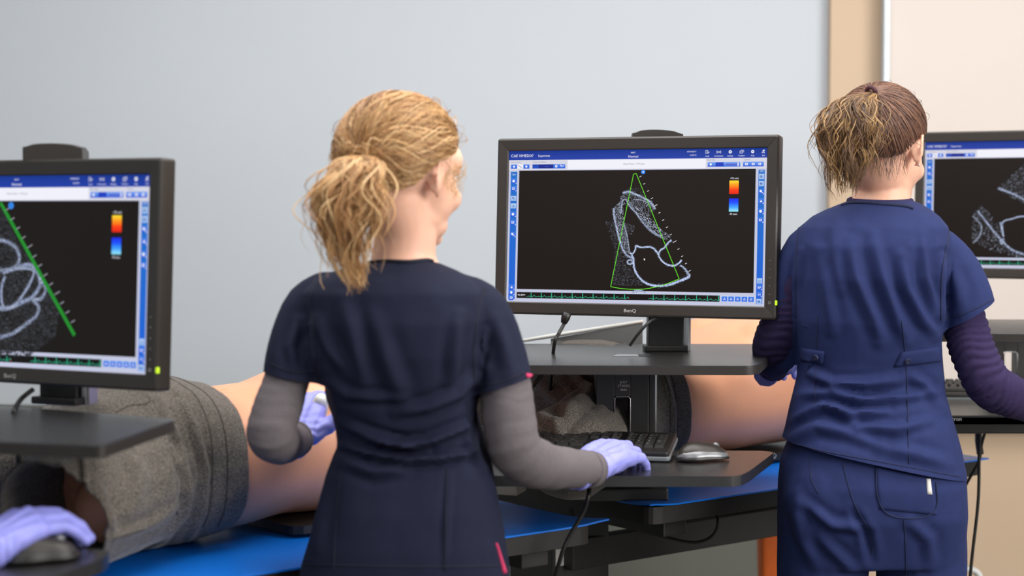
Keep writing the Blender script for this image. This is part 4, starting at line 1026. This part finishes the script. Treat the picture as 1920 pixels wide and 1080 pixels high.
def person(label, D, skin, origin): return empty('person', origin, label, 'person')
def clothed(parent, rowsT, D, sleeves, mcloth, folds, seed, shrinkrings=2, hem=None, hemcuts=(), e=2.4, voxel=.0042, extra=None):
    bm = bmesh.new(); loft(bm, torso_rings(rowsT, D, 1, e))
    for pts, rad in sleeves: limb(bm, pts, rad, 12, 22)
    if extra: extra(bm)
    me = fuse(bm, voxel, 4)
    displace(me, lambda co, no: fold_fn(folds)(co, no) + noise_disp(11, .0035, seed, (1, 1, .6))(co, no) + noise_disp(30, .0012, seed + 4, (1, 1, .5))(co, no))
    if hem: cut(me, hem[0], hem[1])
    for a, b, co, no, r in hemcuts: cut(me, co, no, near=(a, b, r))
    o = link('scrub_top', me, mcloth, parent, True)
    md = o.modifiers.new('s', 'EDGE_SPLIT'); md.split_angle = 1.0
    return o, me
def sleeve_mesh(parent, pts, rad, m, seed, folds=(), ringfold=0.0, voxel=.004, cutat=None, freq=1.0, label=None):
    bm = bmesh.new(); limb(bm, pts, rad, 20, 24); me = fuse(bm, voxel, 2)
    q = spline(pts, 40); L_ = [0]
    for a, b in zip(q, q[1:]): L_.append(L_[-1] + (b - a).length)
    Q = np.array(q); LL = np.array(L_)
    def fn(co, no):
        d = fold_fn(folds)(co, no) if folds else np.zeros(len(co))
        d = d + noise_disp(26, .0025, seed)(co, no)
        if ringfold:
            idx = np.argmin(((co[:, None, :] - Q[None]) ** 2).sum(2), axis=1); l = LL[idx]
            tt = np.array([(q[min(i + 1, 39)] - q[max(i - 1, 0)]).normalized() for i in range(40)])[idx]
            l = l + ((co - Q[idx]) * tt).sum(1)
            wob = noise_disp(12, 1, seed + 9)(co, no)
            mask = np.clip(np.sin(np.clip((l / LL[-1] - .12) / .6, 0, 1) * math.pi) * 1.5, 0, 1)
            d = d + ringfold * (np.abs(np.sin(l * 150 * freq + wob * 7)) - .5) * mask
        return d
    displace(me, fn)
    if cutat: cut(me, *cutat)
    o = link('long_sleeve', me, m, parent, True)
    return tag(o, label)
def make_body(parent, HM, neck, torso, arms, legs, skin):
    bm = bmesh.new(); add_bm(bm, head_bm(), HM); limb(bm, neck[0], neck[1], 12, 20); loft(bm, torso)
    for pts, rad in arms + legs: limb(bm, pts, rad, 14, 16)
    for pts, rad in arms: ell(bm, pts[-1], (.03, .03, .018))
    me = fuse(bm, .0038, 6); return link('body', me, skin, parent, True)
def trousers(parent, rows, D, legs, m, folds, seed, extra=None):
    bm = bmesh.new(); loft(bm, torso_rings(rows, D, 1, 2.5))
    for pts, rad in legs: limb(bm, pts, rad, 14, 20)
    if extra: extra(bm)
    me = fuse(bm, .006, 3); displace(me, lambda co, no: fold_fn(folds)(co, no) + noise_disp(12, .004, seed, (1, 1, .5))(co, no))
    cut(me, Vector((0, 0, .055)), Vector((0, 0, -1))); return link('trousers', me, m, parent, True), me
def shoes(parent, spots):
    for x, y in spots:
        bm = bmesh.new(); rings = []
        for i in range(12):
            s = i / 11; yy = y - .08 + .25 * s; w_ = .042 * math.sqrt(max(.05, 1 - abs(2 * s - 1) ** 3)) * (1 + .12 * math.sin(s * 5)); h = .085 - .045 * s if s > .25 else .075
            rings.append([(x + w_ * math.cos(a), yy, max(.001, h / 2 + h / 2 * math.sin(a))) for a in [2 * math.pi * j / 16 for j in range(16)]])
        loft(bm, rings); bm_obj('shoe', bm, M_shoe, parent, True)

# ---- blonde woman -----------------------------------------------------------
D1 = 2.60
w1 = empty('person', (P(765, 1000, D1).x, D1, 0), 'blonde woman in dark navy scrub top with grey sleeves, back to the camera, typing', 'person', 'women in navy scrubs')
HM1 = Matrix.Translation(P(757, 335, D1 + .0)) @ Matrix.Rotation(math.radians(-36), 4, 'Z') @ Matrix.Rotation(math.radians(-4), 4, 'X')
rows1 = [(487, 722, 806, .050, .000), (497, 672, 832, .060, -.004), (508, 628, 858, .070, -.008), (524, 592, 885, .082, -.012), (545, 572, 902, .092, -.016), (600, 574, 906, .103, -.018), (660, 580, 902, .106, -.014),
         (712, 592, 895, .104, -.006), (747, 606, 896, .100, .002), (783, 624, 903, .096, .006), (813, 632, 910, .094, .008), (838, 633, 917, .095, .008), (880, 615, 925, .100, .004), (947, 600, 937, .106, -.004), (1013, 580, 948, .110, -.008), (1063, 566, 955, .112, -.008), (1100, 562, 958, .112, -.006)]
shL, elL, wrL = P(572, 560, D1), P(510, 808, D1 - .06), P(566, 815, D1 + .17)
shR, elR, wrR = P(905, 568, D1), P(965, 845, D1 - .02), P(1107, 876, D1 + .185)
hemL = P(547, 705, D1 - .03); hemR = P(944, 718, D1 - .01)
folds1 = [([(640, 560), (665, 640), (680, 720)], 16, .005), ([(700, 600), (730, 690), (760, 760)], 18, .004), ([(860, 590), (850, 660), (845, 720)], 12, .005), ([(590, 600), (620, 660), (650, 700)], 12, .005),
          ([(905, 690), (860, 740), (800, 765), (740, 775)], 11, .006), ([(905, 790), (850, 810), (800, 830), (740, 835), (680, 825)], 9, .007), ([(640, 790), (690, 815), (740, 830), (800, 850)], 9, .006),
          ([(915, 830), (880, 850), (830, 860), (760, 862), (690, 850), (645, 835)], 8, .0065), ([(640, 865), (700, 885), (760, 880)], 11, .005), ([(880, 820), (900, 860), (905, 880)], 9, .006),
          ([(610, 900), (600, 980), (590, 1050)], 14, .004), ([(845, 890), (838, 970), (835, 1060)], 7, .002), ([(620, 720), (650, 740), (700, 745), (760, 748)], 9, .004), ([(560, 600), (545, 650), (550, 690)], 10, .004), ([(930, 600), (945, 650), (955, 700)], 14, .004),
          ([(910, 620), (895, 680), (892, 720)], 7, .006), ([(580, 610), (590, 660), (596, 700)], 7, .005)]
aL = (hemL - shL).normalized(); aR = (hemR - shR).normalized()
top1_o, top1_me = clothed(w1, rows1, D1, [([P(612, 566, D1), P(577, 590, D1), P(552, 660, D1 - .02), P(543, 740, D1 - .035)], [.046, .045, .042, .043]),
                                    ([P(858, 572, D1), P(897, 590, D1), P(929, 660, D1 - .005), P(947, 750, D1 - .015)], [.048, .047, .045, .047])], M_scr1, folds1, 1,
                          hem=(P(760, 1077, D1), Vector((0, 0, -1))),
                          hemcuts=[(P(562, 585, D1), hemL, P(547, 706, D1 - .03), (P(555, 760, D1) - P(562, 585, D1) + Vector((0, 0, 0))).normalized() + Vector((-.16, 0, 0)), .075),
                                   (P(913, 590, D1), hemR, P(944, 721, D1 - .01), (P(955, 760, D1) - P(913, 590, D1)).normalized() + Vector((.06, 0, 0)), .075)])
bvA = bvh_of(top1_me)
SL1L = [P(558, 600, D1), P(541, 700, D1 - .025), P(512, 790, D1 - .055), P(512, 818, D1 - .05), P(527, 830, D1 + .05), P(551, 825, D1 + .135)]
SL1R = [P(915, 610, D1), P(944, 710, D1 - .01), P(955, 790, D1 - .02), P(972, 850, D1 - .015), P(1030, 876, D1 + .07), P(1101, 878, D1 + .165)]
make_body(w1, HM1, ([HM1 @ Vector((0, -.015, -.03)), P(760, 430, D1 + .0), P(757, 482, D1 + .005), P(760, 530, D1)], [.050, .046, .050, .060]), torso_rings([(y, xl + 12, xr - 12, d * .9, o) for y, xl, xr, d, o in rows1[1:]], D1, .90),
          [([P(585, 590, D1)] + SL1L[1:], [.030, .028, .026, .025, .022, .019]), ([P(890, 600, D1)] + SL1R[1:], [.030, .030, .029, .028, .024, .019])],
          [([P(690, 1090, D1), Vector((P(690, 1090, D1).x, D1, .5)), Vector((P(680, 1090, D1).x, D1, .05))], [.062, .05, .035]), ([P(840, 1090, D1), Vector((P(840, 1090, D1).x, D1, .5)), Vector((P(850, 1090, D1).x, D1, .05))], [.062, .05, .035])], M_skin)
sleeve_mesh(w1, SL1L, [.030, .0350, .0365, .0385, .034, .0285], M_greysl, 3, ringfold=.0008)
sleeve_mesh(w1, SL1R, [.034, .0390, .041, .042, .036, .0285], M_greysl, 4, ringfold=.0008)
# rolled cuffs
def cuff(parent, c, ax, r, m, wd=.009, label=None):
    F_ = frame(c, ax, Vector((0, 0, 1))); bm = bmesh.new(); rings = []
    for y, rr in ((-wd, r * .97), (-wd, r * 1.05), (0, r * 1.08), (wd, r * 1.05), (wd, r * .9)): rings.append([F_ @ Vector((rr * math.cos(a), y, rr * math.sin(a))) for a in [2 * math.pi * j / 24 for j in range(24)]])
    loft(bm, rings, False); o = bm_obj('cuff', bm, m, parent, True); md = o.modifiers.new('s', 'SOLIDIFY'); md.thickness = .002; return o
cuff(w1, P(552, 824, D1 + .142), P(552, 824, D1 + .142) - P(527, 830, D1 + .05), .0285, M_greysl); cuff(w1, P(1106, 880, D1 + .17), P(1106, 880, D1 + .17) - P(1030, 876, D1 + .07), .0285, M_greysl)
glove(w1, wrR, P(1172, 836, D1 + .29) - wrR, Vector((-.30, -.70, .70)), 1, [(.25, .5, .3), (.3, .6, .35), (.35, .55, .3), (.3, .5, .3)], 'lavender gloved right hand on the keyboard', 1, spread=.05, scale=1.12)
hl = P(556, 822, D1 + .155)
glove(w1, hl, P(575, 755, D1 + .24) - hl, Vector((-.30, -.85, .35)), -1, [(.5, .7, .5), (.5, .8, .5), (.55, .8, .5), (.55, .8, .5)], 'lavender gloved left hand holding the probe', 2,
      thumb=[(.018, .012, -.008), (.046, .030, -.010), (.072, .040, -.006), (.094, .052, -.002)], scale=1.08, spread=.0, cuff=.024)
# probe (held thing)
def probe(label, a, b, r):
    t = empty('ultrasound_probe', b, label, 'ultrasound probe', 'white ultrasound probes'); d = (b - a)
    bm = bmesh.new(); tube(bm, [a, a + d * .08, a + d * .3, a + d * .62, a + d * .8, b], [r * .35, r * .75, r * .95, r * 1.05, r * .8, r * .9], 18, n=24); bm_obj('grip', bm, M_white, t, True)
    bm = bmesh.new(); tube(bm, [b - d * .12, b + d * .08], [r * 1.15, r * 1.0], 16); tag(bm_obj('probe_head', bm, mat('grey probe rubber', (120, 120, 122), .5, noise_scale=60, noise_amt=.03), t, True), 'grey scanning tip')
    return t
probe('white ultrasound probe in the blonde woman\'s left hand', P(604, 742, D1 + .20), P(590, 800, D1 + .235), .0150)
# head details, hair
face_parts(w1, HM1, mat('light brow', (150, 110, 75), .7, noise_scale=200, noise_amt=.1))
R1 = (.080, .100, .083); band1 = Vector((.006, -.108, .026)); gold = [lin(c) for c in ((188, 142, 92), (206, 164, 112), (168, 122, 76), (222, 184, 134), (176, 132, 86), (150, 108, 68))]
hair_cap(w1, HM1, R1, (150, 110, 72))
st = scalp_hair(w1, HM1, R1, band1, 2600, gold, .001, .013, .16, 3)
grow_hair(w1, 'hair_strands', st, gold, .0011, 4, 2)
# loose curls by the ear and flyaways
rnd = random.Random(5); fl = []
for i in range(90):
    a = rnd.uniform(-2.6, 2.6); el = hairline(a) + rnd.uniform(0, 1.0); d = Vector((math.sin(a) * math.cos(el), math.cos(a) * math.cos(el), math.sin(el))); tn = Vector((rnd.uniform(-1, 1), rnd.uniform(-1, 1), rnd.uniform(-1, 1))).cross(d).normalized(); k = rnd.uniform(.02, .055)
    fl.append([scalp(HM1, R1, (d + tn * k * 12 * s).normalized(), .004 + .016 * math.sin(math.pi * s)) for s in [j / 8 for j in range(9)]])
for i in range(26):
    o0 = Vector((.083, .012 + rnd.uniform(-.012, .02), .022 + rnd.uniform(-.01, .012))); ph = rnd.uniform(0, 6)
    fl.append([HM1 @ (o0 + Vector((.004 + .004 * math.sin(ph + j), .012 * math.sin(j * .8 + ph), -.006 * j))) for j in range(9)])
grow_hair(w1, 'loose_hair', fl, gold, .0006, 3, 5)
B1 = HM1 @ band1
tp1 = [B1, P(672, 304, D1 - .13), P(652, 350, D1 - .15), P(648, 400, D1 - .15), P(656, 460, D1 - .145), P(672, 535, D1 - .135)]
ts = tail_strands(tp1, [.006, .020, .035, .042, .039, .030, .018], 1500, 22, .0065, 4, (.62, 1.04))
ts += tail_strands(tp1, [.008, .026, .048, .056, .048, .034], 160, 22, .012, 9, (.6, 1.0))
grow_hair(w1, 'ponytail', ts, gold, .0012, 4, 6, 'long wavy golden ponytail')
bm = bmesh.new(); F_ = frame(B1, B1 - tp1[1], Vector((0, 0, 1))); tube(bm, [F_ @ Vector((.012 * math.cos(a), .0, .012 * math.sin(a))) for a in [i / 20 * 6.283 for i in range(21)]], .0042, 8); bm_obj('hair_tie', bm, M_cable, w1, True)
# neck band, hems, seams
surf_tube('neckline', bvA, [(690, 494), (720, 491), (765, 492), (800, 489), (812, 492)], .0032, M_seam1, top1_o, off=.001)
surf_tube('seam', bvA, [(592, 522), (584, 560), (588, 620), (592, 690)], .0010, M_seam1, top1_o, off=.0004)
surf_tube('seam', bvA, [(908, 540), (896, 590), (888, 650), (890, 715)], .0010, M_seam1, top1_o, off=.0004)
surf_tube('seam', bvA, [(838, 880), (836, 960), (834, 1070)], .0009, M_seam1, top1_o, off=.0004)
surf_tube('seam', bvA, [(640, 880), (632, 960), (626, 1070)], .0009, M_seam1, top1_o, off=.0004)
surf_tube('hem_stitching', bvA, [(568, 1058), (650, 1060), (760, 1062), (860, 1062), (950, 1060)], .0009, M_seam1, top1_o, off=.0003)
surf_tube('hem_stitching', bvA, [(508, 682), (530, 692), (560, 698), (588, 695)], .0009, M_seam1, top1_o, off=.0003)
surf_tube('hem_stitching', bvA, [(897, 722), (930, 718), (960, 708), (985, 696)], .0009, M_seam1, top1_o, off=.0003)
surf_patch('side_vent', bvA, [(929, 1018), (931, 1018), (950, 1074), (944, 1076)], M_pink, top1_o, 3, 8, .003)['label'] = 'pink tape at the side vent'
surf_patch('sleeve_tag', bvA, [(986, 700), (996, 702), (997, 711), (988, 712)], M_pink, top1_o, 3, 3, .004)['label'] = 'small pink sleeve tag'
trousers(w1, [(1040, 585, 940, .100, 0), (1075, 566, 956, .108, -.004), (1130, 562, 960, .115, -.01), (1180, 566, 956, .11, 0)], D1,
         [([P(668, 1150, D1), Vector((P(665, 1100, D1).x, D1, .5)), Vector((P(660, 1100, D1).x, D1, .04))], [.088, .075, .07]), ([P(858, 1150, D1), Vector((P(862, 1100, D1).x, D1, .5)), Vector((P(866, 1100, D1).x, D1, .04))], [.088, .075, .07])], M_scr1, [], 8)
shoes(w1, [(P(660, 1100, D1).x, D1 + .02), (P(866, 1100, D1).x, D1 + .02)])

# ---- dark haired woman ------------------------------------------------------
D2 = 3.15
w2 = empty('person', (P(1632, 1000, D2).x, D2, 0), 'dark haired woman in navy scrubs with purple sleeves, back to the camera at right', 'person', 'women in navy scrubs')
HM2 = Matrix.Translation(P(1653, 284, D2)) @ Matrix.Rotation(math.radians(-34), 4, 'Z') @ Matrix.Rotation(math.radians(-9), 4, 'X')
rows2 = [(374, 1600, 1703, .052, .0), (382, 1578, 1722, .062, -.004), (392, 1550, 1742, .072, -.008), (406, 1522, 1758, .084, -.012), (425, 1500, 1772, .096, -.018), (460, 1488, 1772, .106, -.024), (520, 1488, 1766, .112, -.022), (600, 1492, 1764, .112, -.012),
         (650, 1500, 1764, .106, .0), (680, 1502, 1765, .102, .006), (720, 1494, 1770, .104, .006), (760, 1483, 1776, .112, .0), (800, 1474, 1784, .120, -.008), (840, 1462, 1794, .126, -.012), (880, 1457, 1802, .130, -.014), (930, 1455, 1808, .130, -.014)]
folds2 = [([(1590, 450), (1605, 520), (1640, 600), (1650, 640)], 13, .006), ([(1635, 440), (1655, 520), (1680, 590), (1700, 640)], 12, .006), ([(1540, 470), (1548, 540), (1560, 620)], 12, .004), ([(1690, 480), (1700, 540), (1730, 600), (1755, 630)], 11, .0065),
          ([(1730, 440), (1735, 520), (1758, 590)], 9, .005), ([(1500, 690), (1560, 720), (1620, 720), (1690, 712)], 10, .006), ([(1490, 740), (1560, 735), (1620, 750), (1690, 745), (1760, 735)], 9, .006), ([(1480, 790), (1540, 760), (1600, 775), (1660, 770)], 9, .007),
          ([(1560, 760), (1610, 800), (1680, 805), (1740, 790)], 10, .006), ([(1470, 830), (1530, 800), (1590, 810), (1650, 835)], 12, .006), ([(1700, 700), (1740, 725), (1770, 770)], 10, .005), ([(1650, 840), (1710, 850), (1780, 870)], 12, .004),
          ([(1780, 500), (1795, 540), (1800, 580)], 14, .004), ([(1768, 480), (1764, 540), (1768, 600)], 7, .006), ([(1500, 470), (1492, 540), (1494, 600)], 7, .005), ([(1570, 420), (1565, 480), (1575, 540)], 14, .004)]
shR2, elR2 = P(1765, 450, D2), P(1842, 718, D2 - .04); shL2 = P(1500, 460, D2)
top2_o, top2_me = clothed(w2, rows2, D2, [([P(1728, 464, D2), P(1768, 484, D2), P(1803, 540, D2 - .01), P(1828, 640, D2 - .02)], [.055, .049, .048, .052]),
                                    ([P(1540, 464, D2), P(1509, 484, D2 + .01), P(1480, 560, D2 + .03), P(1455, 660, D2 + .05)], [.055, .046, .044, .044])], M_scr2, folds2, 12,
                          hem=(P(1460, 829, D2 - .1), (lambda a: Vector((a.z, 0, -a.x)))((P(1806, 903, D2 - .1) - P(1462, 829, D2 - .1)).normalized())),
                          hemcuts=[(P(1783, 478, D2), P(1818, 585, D2), P(1818, 586, D2 - .01), Vector((.52, 0, -.85)), .085),
                                   (P(1494, 490, D2), P(1470, 590, D2), P(1472, 596, D2 + .03), Vector((-.1, .1, -.99)), .075)])
bvB = bvh_of(top2_me)
elL2 = P(1452, 655, D2 + .07); wrL2 = P(1450, 690, D2 + .27)
SL2R = [P(1785, 500, D2), P(1810, 610, D2 - .01), P(1836, 690, D2 - .03), P(1868, 730, D2 - .02), P(1935, 757, D2 + .06), P(1975, 768, D2 + .11)]
SL2L = [P(1488, 500, D2 + .01), P(1468, 600, D2 + .03), P(1453, 640, D2 + .06), P(1448, 668, D2 + .12), P(1450, 688, D2 + .22)]
make_body(w2, HM2, ([HM2 @ Vector((0, -.015, -.03)), P(1655, 345, D2 + .01), P(1652, 378, D2 + .005), P(1650, 410, D2)], [.052, .050, .053, .062]), torso_rings([(y, xl + 12, xr - 12, d * .88, o) for y, xl, xr, d, o in rows2[1:]], D2, .90),
          [([P(1758, 500, D2)] + SL2R[1:], [.030, .028, .028, .028, .024, .019]), ([P(1515, 500, D2)] + SL2L[1:], [.028, .027, .027, .025, .019])],
          [([P(1550, 1010, D2), Vector((P(1550, 1010, D2).x, D2, .5)), Vector((P(1545, 1010, D2).x, D2, .05))], [.058, .05, .035]), ([P(1718, 1010, D2), Vector((P(1718, 1010, D2).x, D2, .5)), Vector((P(1725, 1010, D2).x, D2, .05))], [.058, .05, .035])], M_skin2)
sleeve_mesh(w2, SL2R, [.032, .040, .041, .042, .037, .030], M_purp, 13, ringfold=.0042, freq=1.15)
sleeve_mesh(w2, SL2L, [.031, .037, .0405, .038, .030], M_purp, 14, ringfold=.003, freq=1.2)
glove(w2, P(1975, 768, D2 + .11), Vector((.6, .75, -.05)), Vector((0, -.3, .95)), 1, [(.3, .5, .3)] * 4, 'lavender gloved right hand on the right keyboard', 4)
hl2 = P(1450, 690, D2 + .23)
glove(w2, hl2, P(1492, 640, D2 + .36) - hl2, Vector((-.5, -.6, .55)), -1, [(.4, .7, .5), (.5, .8, .5), (.55, .8, .5), (.55, .8, .5)], 'lavender gloved left hand holding the probe', 5,
      thumb=[(.018, .012, -.008), (.040, .034, -.006), (.056, .056, .0), (.066, .078, .004)])
probe('white ultrasound probe in the dark haired woman\'s left hand', P(1498, 622, D2 + .30), P(1492, 668, D2 + .34), .0125)
face_parts(w2, HM2, mat('dark brow', (70, 48, 38), .7, noise_scale=200, noise_amt=.1))
R2 = (.078, .100, .085); band2 = Vector((.010, -.092, .090)); dark = [lin(c) for c in ((84, 56, 46), (66, 44, 38), (104, 72, 58), (120, 84, 66), (74, 50, 42), (140, 100, 76))]; tipc = [lin(c) for c in ((122, 92, 62), (150, 116, 74), (172, 136, 90), (96, 70, 50), (84, 60, 46), (134, 100, 66))]
hair_cap(w2, HM2, R2, (66, 46, 40))
grow_hair(w2, 'hair_strands', scalp_hair(w2, HM2, R2, band2, 2600, dark, .001, .004, .03, 8), dark, .0010, 4, 12)
B2 = HM2 @ band2
tp2 = [B2, P(1602, 190, D2 - .10), P(1592, 232, D2 - .12), P(1588, 270, D2 - .12), P(1588, 315, D2 - .115), P(1590, 362, D2 - .11)]
ts = tail_strands(tp2, [.006, .024, .040, .046, .044, .036, .024], 1500, 20, .0055, 14, (.55, 1.03))
ts += tail_strands(tp2, [.008, .030, .052, .058, .050, .038], 200, 20, .010, 19, (.5, 1.0))
grow_hair(w2, 'ponytail', ts, tipc, .0011, 4, 16, 'tousled brown ponytail with lighter ends')
rnd = random.Random(8); fl = []
for i in range(60):
    a = rnd.uniform(1.9, 2.9) * 1; el = hairline(a) + rnd.uniform(-.02, .15); d = Vector((math.sin(a) * math.cos(el), math.cos(a) * math.cos(el), math.sin(el))); p0 = scalp(HM2, R2, d, .001); ph = rnd.uniform(0, 6)
    fl.append([p0 + Vector((rnd.uniform(-.0005, .0005) + .006 * math.sin(ph + j * .5) * j / 8, -.003 * j / 8, -.0055 * j)) for j in range(9)])
for i in range(50):
    a = rnd.uniform(-2.8, 2.0); el = hairline(a) + rnd.uniform(.2, 1.0); d = Vector((math.sin(a) * math.cos(el), math.cos(a) * math.cos(el), math.sin(el))); tn = Vector((rnd.uniform(-1, 1), rnd.uniform(-1, 1), rnd.uniform(-1, 1))).cross(d).normalized()
    fl.append([scalp(HM2, R2, (d + tn * .4 * s).normalized(), .003 + .008 * math.sin(math.pi * s)) for s in [j / 8 for j in range(9)]])
grow_hair(w2, 'loose_hair', fl, dark, .0005, 3, 15)
bm = bmesh.new(); F_ = frame(B2, B2 - tp2[1], Vector((0, 0, 1))); tube(bm, [F_ @ Vector((.010 * math.cos(a), .0, .010 * math.sin(a))) for a in [i / 20 * 6.283 for i in range(21)]], .004, 8); bm_obj('hair_tie', bm, mat('maroon hair tie', (70, 36, 44), .8, noise_scale=100, noise_amt=.1), w2, True)
bm = bmesh.new(); ell(bm, HM2 @ Vector((.0785, -.014, -.030)), (.002, .002, .002)); bm_obj('earring', bm, M_silver, w2, True)
surf_tube('neckline', bvB, [(1578, 386), (1600, 381), (1650, 383), (1695, 387), (1712, 392)], .0036, M_seam2, top2_o, off=.001)
surf_tube('seam', bvB, [(1782, 430), (1774, 460), (1766, 520), (1764, 600)], .0012, M_seam2, top2_o, off=.0005)
surf_tube('seam', bvB, [(1500, 415), (1494, 460), (1492, 540), (1493, 595)], .0012, M_seam2, top2_o, off=.0005)
surf_tube('seam', bvB, [(1533, 590), (1531, 650), (1529, 720), (1527, 760)], .0009, M_seam2, top2_o, off=.0003)
surf_tube('seam', bvB, [(1690, 600), (1697, 660), (1701, 740), (1704, 870)], .0009, M_seam2, top2_o, off=.0003)
surf_tube('hem_stitching', bvB, [(1470, 826), (1540, 845), (1640, 864), (1740, 883), (1800, 894)], .0009, M_seam2, top2_o, off=.0003)
surf_tube('hem_stitching', bvB, [(1770, 596), (1795, 592), (1830, 578), (1862, 560)], .0009, M_seam2, top2_o, off=.0003)
bl_ = surf_patch('back_belt', bvB, [(1503, 652), (1546, 659), (1543, 682), (1502, 676)], M_scr2, top2_o, 10, 5, .0045)
br_ = surf_patch('back_belt', bvB, [(1690, 660), (1760, 650), (1762, 678), (1676, 688)], M_scr2, top2_o, 14, 5, .0045)
for (x, y) in ((1533, 669), (1700, 675)):
    h, n_ = hit(bvB, x, y)
    Fm = frame(h + n_ * .006, n_.orthogonal(), n_); bm = bmesh.new()
    q = bmesh.ops.create_cone(bm, cap_ends=True, segments=20, radius1=.0062, radius2=.0058, depth=.003); 
    bt = bm_obj('button', bm, mat('navy button', (44, 48, 84), .3, noise_scale=60, noise_amt=.05), w2, False, M=Fm, bevel=.0006)
    bm = bmesh.new(); tube(bm, [Fm @ Vector((.0042 * math.cos(a), .0042 * math.sin(a), .0016)) for a in [i / 16 * 6.283 for i in range(17)]], .0008, 5); bm_obj('button_rim', bm, M_seam1, bt, True)
bm = bmesh.new(); c_ = P(1651, 378, D2); tube(bm, [c_ + Vector((.056 * math.cos(a), .004 + .054 * math.sin(a), .004 * math.sin(a))) for a in [i / 32 * 6.283 for i in range(33)]], .0055, 8, flat=1.3); bm_obj('undershirt_collar', bm, M_purp, w2, True)
tr_o, tr_me = trousers(w2, [(800, 1490, 1770, .105, 0), (860, 1462, 1796, .118, -.008), (900, 1457, 1805, .124, -.014), (960, 1457, 1808, .124, -.012), (1020, 1460, 1808, .112, 0), (1050, 1463, 1806, .100, 0)], D2,
         [([P(1543, 1000, D2), P(1542, 1080, D2), Vector((P(1542, 1000, D2).x, D2, .45)), Vector((P(1545, 1000, D2).x, D2, .04))], [.085, .085, .076, .072]), ([P(1726, 1000, D2), P(1727, 1080, D2), Vector((P(1727, 1000, D2).x, D2, .45)), Vector((P(1725, 1000, D2).x, D2, .04))], [.085, .085, .076, .072])],
         M_scr2, [([(1500, 940), (1560, 985), (1620, 990)], 10, .006), ([(1490, 930), (1500, 1000), (1530, 1060)], 14, .006), ([(1600, 960), (1625, 1000), (1634, 1050)], 9, -.006), ([(1700, 975), (1740, 1010), (1745, 1060)], 12, .004), ([(1520, 1000), (1570, 1040), (1600, 1070)], 10, .004)], 15,
         extra=lambda bm: [ell(bm, P(x, 935, D2 - .055), (.085, .075, .095)) for x in (1552, 1712)])
shoes(w2, [(P(1545, 1000, D2).x, D2 + .02), (P(1725, 1000, D2).x, D2 + .02)])
bvT = bvh_of(tr_me)
pk = surf_patch('pocket', bvT, [(1640, 872), (1752, 900), (1756, 966), (1648, 955)], M_scr2, tr_o, 16, 14, .0022)
surf_tube('pocket_stitching', bvT, [(1642, 880), (1645, 930), (1662, 962), (1700, 972), (1740, 966), (1756, 945), (1754, 905)], .0011, M_seam2, tr_o, off=.0022)
surf_tube('seam', bvT, [(1695, 975), (1698, 1030), (1699, 1078)], .0010, M_seam2, tr_o, off=.0005)
surf_tube('seam', bvT, [(1580, 870), (1600, 940), (1632, 1000), (1634, 1040)], .0010, M_seam2, tr_o, off=.0005)
surf_tube('seam', bvT, [(1520, 860), (1522, 900), (1535, 925)], .0009, M_seam2, tr_o, off=.0005)
surf_patch('pocket_tag', bvT, [(1736, 898), (1744, 898), (1747, 927), (1738, 927)], M_paper, tr_o, 3, 6, .0045)['label'] = 'white fabric tag on the pocket'

# ---- third person, only the gloved hand is in view -----------------------------
w3 = empty('person', (-.95, 2.05, 0), 'person beyond the left edge, only a lavender gloved hand on a mouse in view', 'person')
wr3 = P(-50, 1055, 2.12)
sleeve_mesh(w3, [wr3 + Vector((-.42, -.30, .10)), wr3 + Vector((-.30, -.24, -.03)), wr3 + Vector((-.14, -.11, -.012)), wr3 + Vector((-.03, -.02, 0))], [.05, .045, .037, .031], M_greysl, 23)
glove(w3, wr3, P(45, 985, 2.18) - wr3, Vector((-.25, -.30, .9)), 1, [(.45, .5, .3), (.55, .55, .35), (.5, .5, .3), (.45, .45, .3)], 'lavender gloved right hand', 7, scale=1.08, spread=.1)
p = PZ(62, 1062, zt1)
mouse('dark mouse under the purple gloved hand at the left edge', Vector((p.x, p.y + .03, zt1)), math.radians(-60), M_black)
